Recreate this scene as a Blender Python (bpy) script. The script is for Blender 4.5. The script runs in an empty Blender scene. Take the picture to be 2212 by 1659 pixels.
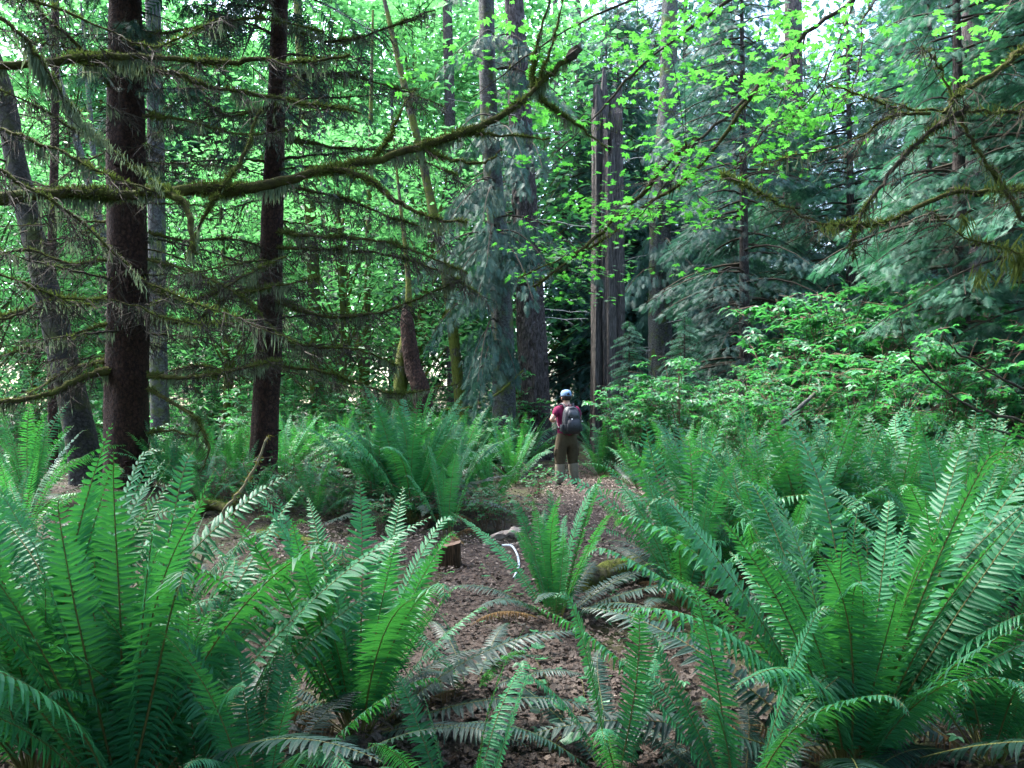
import bpy, math, random
import numpy as np
from mathutils import Vector

# ------------------------------------------------------------------ camera, world, sun, exposure
SC = bpy.context.scene
COL = SC.collection
CAM_Z = 1.55
FPX, CX, CY = 1613.0, 1106.0, 829.5          # focal length and centre in a 2212 x 1659 frame
PITCH = math.atan(43.5 / FPX)
cam_d = bpy.data.cameras.new('camera'); cam = bpy.data.objects.new('camera', cam_d); COL.objects.link(cam)
cam.location = (0, 0, CAM_Z); cam.rotation_euler = (math.pi / 2 + PITCH, 0, 0)
cam_d.sensor_width = 36.0; cam_d.lens = 36.0 * FPX / 2212.0
cam_d.clip_start = 0.05; cam_d.clip_end = 2000
SC.camera = cam

SUN_EL, SUN_AZ = math.radians(60), math.radians(-60)   # high, from behind the photographer on the left
world = bpy.data.worlds.new('World'); SC.world = world; world.use_nodes = True
wn = world.node_tree; wn.nodes.clear()
wo = wn.nodes.new('ShaderNodeOutputWorld'); wb = wn.nodes.new('ShaderNodeBackground')
ws = wn.nodes.new('ShaderNodeTexSky'); ws.sky_type = 'NISHITA'; ws.sun_disc = False
ws.sun_elevation = SUN_EL; ws.sun_rotation = SUN_AZ; ws.air_density = 1.0; ws.dust_density = 3.0; ws.ozone_density = 1.0
wb.inputs['Strength'].default_value = 0.15
wn.links.new(ws.outputs[0], wb.inputs[0]); wn.links.new(wb.outputs[0], wo.inputs[0])
sd = bpy.data.lights.new('sun', 'SUN'); sun = bpy.data.objects.new('sun', sd); COL.objects.link(sun)
sd.energy = 1.5; sd.angle = math.radians(12); sd.color = (1.0, 0.98, 0.94)
sdir = Vector((math.sin(SUN_AZ) * math.cos(SUN_EL), math.cos(SUN_AZ) * math.cos(SUN_EL), math.sin(SUN_EL)))
sun.rotation_euler = (-sdir).to_track_quat('-Z', 'Y').to_euler()
SC.view_settings.view_transform = 'Standard'; SC.view_settings.look = 'None'
SC.view_settings.gamma = 1.0; SC.view_settings.use_curve_mapping = False
SC.view_settings.exposure = 3.6
SC.render.engine = 'CYCLES'
SC.cycles.max_bounces = 6; SC.cycles.diffuse_bounces = 3; SC.cycles.glossy_bounces = 2
SC.cycles.transmission_bounces = 5; SC.cycles.transparent_max_bounces = 4
SC.cycles.use_denoising = True
try: SC.cycles.denoiser = 'OPENIMAGEDENOISE'
except Exception: pass

# ------------------------------------------------------------------ helpers
def P(u, v, d):
    b = (CY - v) / FPX; a = (u - CX) / FPX
    y = math.cos(PITCH) - math.sin(PITCH) * b; z = math.sin(PITCH) + math.cos(PITCH) * b
    s = d / y
    return np.array([a * s, d, CAM_Z + z * s])
def gz(x, y):
    x = np.asarray(x, float); y = np.asarray(y, float)
    n = 0.05 * np.sin(x * 1.1 + 0.7 * np.sin(y * 0.8)) * np.cos(y * 0.9 + 1.3) + 0.02 * np.sin(x * 3.1 + y * 1.7) * np.sin(y * 2.7 - x)
    far = np.clip((y - 20) / 60, 0, 1)
    n = n + 0.35 * np.sin(x * 0.13 + 1) * np.sin(y * 0.11) * far
    n = n + 0.28 * np.exp(-(((x + 6.8) / 2.4) ** 2 + ((y - 11.6) / 2.0) ** 2))      # root mound of the dark spruce
    return n
def G(u, v):
    p = P(u, v, 1.0); k = CAM_Z / (CAM_Z - p[2]); x = p[0] * k; y = k
    return np.array([x, y, float(gz(x, y))])
def gpt(x, y): return np.array([x, y, float(gz(x, y))])
def norm(a): return a / np.maximum(np.linalg.norm(a, axis=-1, keepdims=True), 1e-9)

class MB:
    def __init__(s): s.V = []; s.F = []; s.T = []; s.n = 0
    def add(s, V, F, mat=0, tint=0.5, smooth=False):
        V = np.asarray(V, float)
        s.V.append(V)
        for f in (F if isinstance(F, list) else [F]):
            f = np.asarray(f, int)
            if len(f): s.F.append((f + s.n, mat, smooth))
        t = np.asarray(tint, float); s.T.append(np.full(len(V), float(t)) if t.ndim == 0 else t)
        s.n += len(V)
    def mesh(s, name, mats):
        me = bpy.data.meshes.new(name)
        V = np.concatenate(s.V) if s.V else np.zeros((0, 3))
        me.vertices.add(len(V)); me.vertices.foreach_set('co', V.astype(np.float32).ravel())
        loops = np.concatenate([f.ravel() for f, _, _ in s.F])
        tot = np.concatenate([np.full(len(f), f.shape[1]) for f, _, _ in s.F])
        st = np.concatenate([[0], np.cumsum(tot)[:-1]])
        me.loops.add(len(loops)); me.loops.foreach_set('vertex_index', loops.astype(np.int32))
        me.polygons.add(len(tot)); me.polygons.foreach_set('loop_start', st.astype(np.int32)); me.polygons.foreach_set('loop_total', tot.astype(np.int32))
        me.polygons.foreach_set('material_index', np.concatenate([np.full(len(f), m) for f, m, _ in s.F]).astype(np.int32))
        me.polygons.foreach_set('use_smooth', np.concatenate([np.full(len(f), sm) for f, _, sm in s.F]).astype(bool))
        for m in (mats if isinstance(mats, (list, tuple)) else [mats]): me.materials.append(m)
        at = me.attributes.new('tint', 'FLOAT', 'POINT'); at.data.foreach_set('value', np.concatenate(s.T).astype(np.float32))
        me.update(calc_edges=True)
        return me
def link(name, me, parent=None, loc=(0, 0, 0), rot=(0, 0, 0), scale=1.0, kind=None):
    o = bpy.data.objects.new(name, me); COL.objects.link(o)
    o.location = tuple(float(c) for c in loc); o.rotation_euler = rot
    o.scale = (scale,) * 3 if not isinstance(scale, (tuple, list)) else scale
    if parent is not None: o.parent = parent
    if kind: o['kind'] = kind
    return o
def tag(o, label, cat, group=None):
    o['label'] = label; o['category'] = cat
    if group: o['group'] = group
    return o
def thing(name, label, cat, loc=(0, 0, 0), rotz=0.0, group=None, scale=1.0):
    o = bpy.data.objects.new(name, None); COL.objects.link(o)
    o.location = tuple(float(c) for c in loc); o.rotation_euler = (0, 0, rotz); o.scale = (scale,) * 3
    o.empty_display_size = 0.1
    return tag(o, label, cat, group)
def copy_thing(root, loc, rotz, scale, label, group=None):
    r = root.copy(); COL.objects.link(r)
    r.location = tuple(float(c) for c in loc); r.rotation_euler = (0, 0, rotz); r.scale = (scale,) * 3
    r['label'] = label
    if group: r['group'] = group
    elif 'group' in r: del r['group']
    for ch in [c for c in root.children]:
        c = ch.copy(); COL.objects.link(c); c.parent = r
        for g in ch.children:
            d = g.copy(); COL.objects.link(d); d.parent = c
    return r

def smooth_path(pts, n, rng=None, jit=0.0):
    pts = np.asarray(pts, float); m = len(pts)
    if m == 2: out = pts[0] + (pts[1] - pts[0]) * np.linspace(0, 1, n)[:, None]
    else:
        q = np.vstack([2 * pts[0] - pts[1], pts, 2 * pts[-1] - pts[-2]])
        tt = np.linspace(0, m - 1 - 1e-6, n); i = tt.astype(int); t = (tt - i)[:, None]
        p0, p1, p2, p3 = q[i], q[i + 1], q[i + 2], q[i + 3]
        out = 0.5 * (2 * p1 + (p2 - p0) * t + (2 * p0 - 5 * p1 + 4 * p2 - p3) * t * t + (3 * p1 - p0 - 3 * p2 + p3) * t ** 3)
    if rng is not None and jit:
        j = rng.normal(0, jit, out.shape); j[0] = 0; out = out + j
    return out
def tube(path, rad, sides=6, lump=0.0, rng=None):
    path = np.asarray(path, float); n = len(path); rad = np.broadcast_to(np.asarray(rad, float), (n,))
    tan = norm(np.gradient(path, axis=0))
    ref = np.array([0, 0, 1.0]) if abs(tan[0][2]) < 0.8 else np.array([1.0, 0, 0])
    N = np.zeros_like(path); prev = ref
    for i in range(n):
        a = prev - tan[i] * prev.dot(tan[i]); a /= max(np.linalg.norm(a), 1e-9); N[i] = a; prev = a
    B = np.cross(tan, N)
    ang = np.linspace(0, 2 * np.pi, sides, endpoint=False)
    r = rad[:, None] * np.ones(sides)
    if lump and rng is not None: r = r * (1 + rng.uniform(-lump, lump, r.shape))
    V = path[:, None] + r[..., None] * (N[:, None] * np.cos(ang)[None, :, None] + B[:, None] * np.sin(ang)[None, :, None])
    i = np.arange(n - 1)[:, None] * sides; j = np.arange(sides)[None]; k = (j + 1) % sides
    F = np.stack([i + j, i + k, i + sides + k, i + sides + j], -1).reshape(-1, 4)
    return V.reshape(-1, 3), F
def batch(mb, tmpl, pos, d, up, size, rng, mat=0, tint=None, roll=0.0):
    """Place a leaf template (x forward, y side, z up) at many points."""
    TV, TF = tmpl; n = len(pos)
    if not n: return
    d = norm(d); side = norm(np.cross(up, d)); nn = np.cross(d, side)
    if roll:
        a = rng.uniform(-roll, roll, n)[:, None]
        side, nn = side * np.cos(a) + nn * np.sin(a), nn * np.cos(a) - side * np.sin(a)
    size = np.broadcast_to(size, (n,))[:, None, None]
    V = pos[:, None] + size * (TV[None, :, 0:1] * d[:, None] + TV[None, :, 1:2] * side[:, None] + TV[None, :, 2:3] * nn[:, None])
    F = [(np.asarray(f)[None] + (np.arange(n) * len(TV))[:, None, None]).reshape(-1, len(f[0])) for f in TF]
    if tint is None: tint = rng.uniform(0, 1, n)
    mb.add(V.reshape(-1, 3), F, mat, np.repeat(tint, len(TV)))
def rdir(rng, n, elo, ehi):
    a = rng.uniform(0, 2 * np.pi, n); e = rng.uniform(elo, ehi, n)
    return np.stack([np.cos(a) * np.cos(e), np.sin(a) * np.cos(e), np.sin(e)], 1)
UPZ = np.array([0, 0, 1.0])
def ups(rng, n, k=0.35): return norm(UPZ + rng.normal(0, k, (n, 3)))

# leaf templates
def T_(v, *f): return (np.array(v, float), [np.array(x) for x in f])
RHOMB = T_([(0, 0, 0), (.42, .27, .06), (1, 0, -.1), (.42, -.27, .06)], [(0, 2, 1), (0, 3, 2)])
MOSSY = T_([(0, .13, 0), (0, -.13, 0), (1, .03, .05), (1, -.03, .05)], [(0, 1, 3), (0, 3, 2)])
HAIR = T_([(0, .05, 0), (0, -.05, 0), (1, 0, 0)], [(0, 1, 2)])
def make_spray(k=7, w=.05):
    v, f = [(0, w * .4, 0), (0, -w * .4, 0), (1, 0, -.12)], [(0, 1, 2)]
    for i in range(k):
        t = .08 + .82 * i / (k - 1); L = (.55 * (1 - t) ** .7 + .06)
        for s in (-1, 1):
            b = len(v); z = -.12 * t * t
            v += [(t - w, 0, z), (t + w, 0, z), (t + L * .62, s * L * .75, z - .13 * L)]
            f.append((b, b + 1, b + 2) if s > 0 else (b + 1, b, b + 2))
    return T_(v, f)
SPRAY = make_spray(7, .042); SPRAY_F = make_spray(9, .034)
def make_maple():
    ang = [-150, -118, -92, -74, -55, -40, -22, -10, 0, 10, 22, 40, 55, 74, 92, 118, 150]
    rad = [.42, .40, .62, .44, .60, .92, .50, .72, 1.0, .72, .50, .92, .60, .44, .62, .40, .42]
    v = [(0, 0, 0)] + [(r * math.cos(math.radians(a)) * .6 + .0, r * math.sin(math.radians(a)) * .6, -.10 * r * r + .03 * math.sin(a)) for a, r in zip(ang, rad)]
    f = [(0, i, i + 1) for i in range(1, len(ang))]
    return T_(v, f)
MAPLE = make_maple()
def make_tri():
    v, f = [], []
    for a, L in ((0, 1.0), (72, .8), (-72, .8)):
        b = len(v); c, s = math.cos(math.radians(a)), math.sin(math.radians(a))
        for (x, y, z) in ((.05, 0, 0), (.35, .27, .05), (.42, 0, -.02), (.35, -.27, .05), (.75, .16, -.04), (.75, -.16, -.04), (1, 0, -.14)):
            x *= L; y *= L; v.append((x * c - y * s, x * s + y * c, z))
        f += [(b, b + 2, b + 1), (b, b + 3, b + 2), (b + 1, b + 2, b + 4), (b + 2, b + 3, b + 5), (b + 2, b + 6, b + 4), (b + 2, b + 5, b + 6)]
    return T_(v, f)
TRIF = make_tri()
OVAL = T_([(0, 0, 0), (.25, .22, .05), (.3, 0, 0), (.25, -.22, .05), (.65, .2, 0), (.65, 0, -.04), (.65, -.2, 0), (1, 0, -.14)],
          [(0, 2, 1), (0, 3, 2), (2, 5, 4), (2, 4, 1), (3, 6, 5), (3, 5, 2), (4, 5, 7), (5, 6, 7)])
LITTER = T_([(0, 0, 0), (.2, .3, .12), (.55, .38, -.02), (.9, .2, .16), (1, -.08, .02), (.7, -.3, .14), (.3, -.34, -.03), (.5, 0, .05)],
            [(7, 0, 1), (7, 1, 2), (7, 2, 3), (7, 3, 4), (7, 4, 5), (7, 5, 6), (7, 6, 0)])
def make_round():
    n = 11; v = [(.5, 0, -.04)]
    for i in range(n):
        a = math.pi + 2 * math.pi * i / n; r = .5 * (1 + .09 * (1 if i % 2 else -1)) * (.55 if i == 0 else 1)
        v.append((.5 + r * math.cos(a), r * math.sin(a), .05 * (i % 2)))
    return T_(v, [(0, 1 + i, 1 + (i + 1) % n) for i in range(n)])
ROUND = make_round()

# ------------------------------------------------------------------ materials
def nodes(name):
    m = bpy.data.materials.new(name); m.use_nodes = True; nt = m.node_tree; nt.nodes.clear()
    return m, nt, (lambda t, **k: _n(nt, t, **k)), nt.links.new
def _n(nt, t, **k):
    n = nt.nodes.new('ShaderNode' + t)
    for a, b in k.items():
        if a.startswith('i_'): n.inputs[a[2:].replace('_', ' ')].default_value = b
        else: setattr(n, a, b)
    return n
def c4(c): return (c[0], c[1], c[2], 1.0)
def leaf_mat(name, a, b, trans, tf=.35, rough=.45, spec=.35, bump=0.0):
    """Two leaf colours mixed by a per-leaf value and a per-object value; the rest is light shining through."""
    m, nt, N, L = nodes(name)
    at = N('Attribute', attribute_name='tint'); oi = N('ObjectInfo')
    ad = N('MixRGB', blend_type='MIX'); ad.inputs[0].default_value = .45
    L(at.outputs['Fac'], ad.inputs[1]); L(oi.outputs['Random'], ad.inputs[2])
    mx = N('MixRGB'); L(ad.outputs[0], mx.inputs[0]); mx.inputs[1].default_value = c4(a); mx.inputs[2].default_value = c4(b)
    p = N('BsdfPrincipled'); L(mx.outputs[0], p.inputs['Base Color']); p.inputs['Roughness'].default_value = rough
    p.inputs['Specular IOR Level'].default_value = spec
    tr = N('BsdfTranslucent')
    hs = N('MixRGB', blend_type='MULTIPLY'); hs.inputs[0].default_value = .5; hs.inputs[1].default_value = c4(trans)
    k = N('MixRGB'); L(at.outputs['Fac'], k.inputs[0]); k.inputs[1].default_value = (.55, .6, .6, 1); k.inputs[2].default_value = (1.0, 1, 1, 1)
    L(k.outputs[0], hs.inputs[2]); L(hs.outputs[0], tr.inputs[0])
    ms = N('MixShader'); ms.inputs[0].default_value = tf; L(p.outputs[0], ms.inputs[1]); L(tr.outputs[0], ms.inputs[2])
    o = N('OutputMaterial'); L(ms.outputs[0], o.inputs[0])
    return m
def bark_mat(name, a, b, c=None, scale=(9, 9, 2.0), bump=.6, moss=None, moss_amt=.5, rough=.9):
    m, nt, N, L = nodes(name)
    tc = N('TexCoord'); mp = N('Mapping'); mp.inputs['Scale'].default_value = scale; L(tc.outputs['Object'], mp.inputs[0])
    n1 = N('TexNoise'); n1.inputs['Scale'].default_value = 3.0; n1.inputs['Detail'].default_value = 6; n1.inputs['Roughness'].default_value = .65; L(mp.outputs[0], n1.inputs[0])
    v = N('TexVoronoi'); v.feature = 'DISTANCE_TO_EDGE'; v.inputs['Scale'].default_value = 2.2
    wv = N('VectorMath', operation='MULTIPLY_ADD'); wv.inputs[1].default_value = (.6, .6, .6); L(n1.outputs['Color'], wv.inputs[0]); L(mp.outputs[0], wv.inputs[2]); L(wv.outputs[0], v.inputs[0])
    cr = N('ValToRGB'); cr.color_ramp.elements[0].position = .32; cr.color_ramp.elements[0].color = c4(a)
    cr.color_ramp.elements[1].position = .68; cr.color_ramp.elements[1].color = c4(b)
    if c: e = cr.color_ramp.elements.new(.82); e.color = c4(c)
    L(n1.outputs['Fac'], cr.inputs[0])
    mr = N('MapRange'); mr.inputs[1].default_value = 0; mr.inputs[2].default_value = .16; mr.inputs[3].default_value = .45; mr.inputs[4].default_value = 1; L(v.outputs['Distance'], mr.inputs[0])
    mu = N('MixRGB', blend_type='MULTIPLY'); mu.inputs[0].default_value = 1; L(cr.outputs[0], mu.inputs[1]); L(mr.outputs[0], mu.inputs[2])
    col = mu.outputs[0]
    if moss:
        n2 = N('TexNoise'); n2.inputs['Scale'].default_value = 2.3; n2.inputs['Detail'].default_value = 5; n2.inputs['Roughness'].default_value = .7; L(tc.outputs['Object'], n2.inputs[0])
        r2 = N('ValToRGB'); r2.color_ramp.elements[0].position = 1 - moss_amt - .06; r2.color_ramp.elements[1].position = 1 - moss_amt + .08; L(n2.outputs['Fac'], r2.inputs[0])
        m2 = N('MixRGB'); L(r2.outputs[0], m2.inputs[0]); L(col, m2.inputs[1]); m2.inputs[2].default_value = c4(moss); col = m2.outputs[0]
    p = N('BsdfPrincipled'); p.inputs['Roughness'].default_value = rough; p.inputs['Specular IOR Level'].default_value = .2; L(col, p.inputs['Base Color'])
    ad = N('Math', operation='ADD'); L(n1.outputs['Fac'], ad.inputs[0]); L(mr.outputs[0], ad.inputs[1])
    bp = N('Bump'); bp.inputs['Strength'].default_value = bump; bp.inputs['Distance'].default_value = .03; L(ad.outputs[0], bp.inputs['Height']); L(bp.outputs[0], p.inputs['Normal'])
    o = N('OutputMaterial'); L(p.outputs[0], o.inputs[0])
    return m
def noise_mat(name, cols, scale=6.0, rough=.85, bump=.3, spec=.25, dist=.01):
    m, nt, N, L = nodes(name)
    tc = N('TexCoord'); n1 = N('TexNoise'); n1.inputs['Scale'].default_value = scale; n1.inputs['Detail'].default_value = 8; n1.inputs['Roughness'].default_value = .68
    L(tc.outputs['Object'], n1.inputs[0]); cr = N('ValToRGB'); L(n1.outputs['Fac'], cr.inputs[0])
    k = len(cols)
    cr.color_ramp.elements[0].position = .3; cr.color_ramp.elements[0].color = c4(cols[0])
    cr.color_ramp.elements[1].position = .7; cr.color_ramp.elements[1].color = c4(cols[-1])
    for i in range(1, k - 1): e = cr.color_ramp.elements.new(.3 + .4 * i / (k - 1)); e.color = c4(cols[i])
    p = N('BsdfPrincipled'); p.inputs['Roughness'].default_value = rough; p.inputs['Specular IOR Level'].default_value = spec; L(cr.outputs[0], p.inputs['Base Color'])
    bp = N('Bump'); bp.inputs['Strength'].default_value = bump; bp.inputs['Distance'].default_value = dist; L(n1.outputs['Fac'], bp.inputs['Height']); L(bp.outputs[0], p.inputs['Normal'])
    o = N('OutputMaterial'); L(p.outputs[0], o.inputs[0])
    return m
M = dict(
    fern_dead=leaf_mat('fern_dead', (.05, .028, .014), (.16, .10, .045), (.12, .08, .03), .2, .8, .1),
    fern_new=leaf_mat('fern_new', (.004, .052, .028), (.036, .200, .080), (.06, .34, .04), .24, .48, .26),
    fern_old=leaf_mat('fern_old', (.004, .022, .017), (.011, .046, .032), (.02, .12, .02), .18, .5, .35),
    fern_stem=noise_mat('fern_stem', [(.06, .045, .015), (.10, .12, .03)], 30, .6),
    fern_tip=leaf_mat('fern_tip', (.16, .15, .07), (.26, .24, .12), (.2, .2, .08), .2, .7),
    maple=leaf_mat('maple_leaf', (.011, .085, .014), (.045, .18, .028), (.10, .44, .05), .50, .42, .4),
    bright=leaf_mat('broadleaf_leaf', (.008, .060, .024), (.042, .155, .055), (.13, .42, .12), .50, .5, .35),
    shrub=leaf_mat('shrub_leaf', (.008, .070, .026), (.036, .170, .066), (.07, .36, .07), .36, .45, .35),
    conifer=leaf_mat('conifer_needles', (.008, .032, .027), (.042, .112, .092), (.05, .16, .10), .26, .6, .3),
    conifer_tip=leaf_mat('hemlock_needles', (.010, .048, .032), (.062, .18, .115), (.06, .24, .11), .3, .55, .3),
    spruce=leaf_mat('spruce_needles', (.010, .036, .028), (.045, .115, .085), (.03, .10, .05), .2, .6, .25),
    moss=leaf_mat('moss', (.026, .036, .008), (.095, .125, .030), (.10, .15, .03), .25, .9, .05),
    lichen=leaf_mat('hanging_lichen', (.055, .080, .045), (.17, .23, .14), (.16, .22, .11), .3, .9, .05),
    twig=noise_mat('twig_bark', [(.014, .012, .008), (.042, .034, .022)], 14, .9),
    twig_pale=noise_mat('pale_dead_twig', [(.10, .11, .11), (.22, .24, .24)], 14, .9),
    limb_moss=noise_mat('mossy_bark', [(.018, .014, .008), (.040, .040, .012), (.070, .085, .02)], 9, .95, .8, .1, .03),
    spruce_bark=bark_mat('spruce_bark', (.014, .007, .005), (.050, .024, .016), (.090, .052, .038), (7, 7, 5), .9),
    fir_bark=bark_mat('fir_bark', (.028, .023, .021), (.095, .080, .076), (.15, .14, .14), (9, 9, 1.8), 1.0),
    alder_bark=bark_mat('alder_bark', (.026, .028, .026), (.085, .092, .090), (.19, .205, .21), (5, 5, 6), .4, (.05, .07, .015), .44),
    alder_dark=bark_mat('dark_alder_bark', (.014, .014, .013), (.045, .048, .046), (.11, .125, .13), (5, 5, 6), .5, (.03, .04, .012), .44),
    mossy_bark=bark_mat('mossy_trunk_bark', (.030, .026, .020), (.085, .078, .060), None, (6, 6, 3), .7, (.07, .085, .012), .56),
    snag=bark_mat('snag_wood', (.030, .027, .025), (.145, .132, .122), (.23, .215, .20), (16, 16, .7), 1.0),
    litter=leaf_mat('dead_leaf', (.008, .006, .005), (.085, .063, .050), (.04, .03, .02), .08, .75, .3),
    litter_pale=leaf_mat('pale_wood_chip', (.09, .07, .055), (.26, .22, .19), (.2, .15, .1), .1, .8, .2),
    ground=noise_mat('forest_floor', [(.010, .008, .006), (.030, .022, .016), (.022, .028, .010), (.050, .038, .028)], 1.7, .95, .9, .15, .05),
    trail=noise_mat('trail_litter', [(.008, .006, .005), (.040, .030, .025), (.090, .072, .062)], 14, .95, .9, .15, .03),
)

# ------------------------------------------------------------------ ground and trail
def axis(lo, hi, fine_lo, fine_hi, step, grow=1.18):
    a = list(np.arange(fine_lo, fine_hi, step)); s = step; x = a[-1]
    while x < hi: s *= grow; x += s; a.append(x)
    s = step; x = a[0]
    while x > lo: s *= grow; x -= s; a.insert(0, x)
    return np.array(a)
xs = axis(-600, 600, -9, 9, .13); ys = axis(-300, 900, 1.5, 20, .13)
X, Y = np.meshgrid(xs, ys); rg = np.random.default_rng(3)
near = np.exp(-(np.hypot(X, Y - 8) / 14) ** 2)
Z = gz(X, Y) + rg.normal(0, .012, X.shape) * near
mb = MB(); nx = len(xs); i = np.arange(len(ys) - 1)[:, None] * nx; j = np.arange(nx - 1)[None]
mb.add(np.stack([X, Y, Z], -1).reshape(-1, 3), np.stack([i + j, i + j + 1, i + nx + j + 1, i + nx + j], -1).reshape(-1, 4), 0, .5, True)
link('ground', mb.mesh('ground', M['ground']), kind='structure')

trail_px = [(1290, 1010), (1290, 1060), (1285, 1120), (1270, 1180), (1180, 1240), (1090, 1300), (1040, 1400), (1130, 1500), (1180, 1620), (1150, 1900)]
tp = smooth_path([G(u, v) for u, v in trail_px], 90); tw = np.interp(np.linspace(0, 1, 90), [0, .3, .6, 1], [.8, .95, .8, .5])
def trail_mesh(path, w):
    tn = norm(np.gradient(path[:, :2], axis=0)); sd_ = np.stack([-tn[:, 1], tn[:, 0]], 1); r = np.random.default_rng(8)
    rows = []
    for k in np.linspace(-1, 1, 9):
        wob = 1 + .18 * np.sin(np.arange(len(path)) * .7 + k * 3) * abs(k)
        xy = path[:, :2] + sd_ * (w * k * wob)[:, None]
        rows.append(np.column_stack([xy, gz(xy[:, 0], xy[:, 1]) + .03 + .02 * (1 - k * k) - .045 * (abs(k) > .99)]))
    V = np.stack(rows, 1); n = len(path); i = np.arange(n - 1)[:, None] * 9; j = np.arange(8)[None]
    m_ = MB(); m_.add(V.reshape(-1, 3), np.stack([i + j, i + j + 1, i + 9 + j + 1, i + 9 + j], -1).reshape(-1, 4), 0, .5, True); return m_
link('trail', trail_mesh(tp, tw).mesh('trail', M['trail']), kind='structure')
tp2 = smooth_path([G(1180, 1240), G(1060, 1215), G(930, 1200), G(800, 1195), G(720, 1180)], 40)
link('trail', trail_mesh(tp2, np.linspace(.7, .55, 40)).mesh('trail_spur', M['trail']), kind='structure')

def near_trail(x, y):
    d = np.full(len(x), 9.0)
    for p in np.vstack([tp, tp2])[::2]: d = np.minimum(d, np.hypot(x - p[0], y - p[1]))
    return d
r = np.random.default_rng(11)
n = 120000
y = 2.6 + 16 * r.power(1.0, n) ** 1.5; x = r.uniform(-1, 1, n) * (1.5 + y * .72)
dt = near_trail(x, y); keep = (dt < .9) | (r.uniform(0, 1, n) < .6); x, y, dt = x[keep], y[keep], dt[keep]; n = len(x)
mb = MB(); pos = np.column_stack([x, y, gz(x, y) + .045 + r.uniform(0, .03, n) * (dt < 1) - .025 * (dt > .9)])
batch(mb, LITTER, pos, rdir(r, n, -.3, .35), ups(r, n, .35), r.uniform(.014, .042, n) * (1 + .6 * (r.uniform(0, 1, n) > .9)), r, 0)
k = r.choice(n, 6500, p=((dt < 1) * np.clip((y - 5) / 5, 0, 1) ** 2) / ((dt < 1) * np.clip((y - 5) / 5, 0, 1) ** 2).sum() * .9 + .1 / n); batch(mb, LITTER, pos[k] + [0, 0, .012], rdir(r, 6500, -.1, .4), ups(r, 6500, .3), r.uniform(.012, .045, 6500), r, 1)
k = r.choice(n, 2200); batch(mb, HAIR, pos[k] + [0, 0, .015], rdir(r, 2200, -.05, .12), ups(r, 2200, .3), r.uniform(.08, .35, 2200) * .6, r, 2)
link('leaf_litter', mb.mesh('leaf_litter', [M['litter'], M['litter_pale'], M['twig']]), kind='stuff')
# low green seedlings and moss tufts along the trail edges
mb = MB(); n = 5200; y = 3.2 + 20 * r.power(1.3, n); x = r.uniform(-1, 1, n) * (1 + y * .7); dt = near_trail(x, y)
kp = (dt > .45) | (r.uniform(0, 1, n) < .25); x, y = x[kp], y[kp]; n = len(x)
clump = np.sin(x * 2.3 + 1) * np.sin(y * 1.9) + r.normal(0, .4, n) > -.1; x, y = x[clump], y[clump]; n = len(x)
pos = np.column_stack([x, y, gz(x, y) + r.uniform(.03, .13, n)]); batch(mb, TRIF, pos, rdir(r, n, -.3, .2), ups(r, n, .25), r.uniform(.025, .07, n), r, 0)
link('ground_cover', mb.mesh('ground_cover', [M['shrub']]), kind='stuff')

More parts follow.
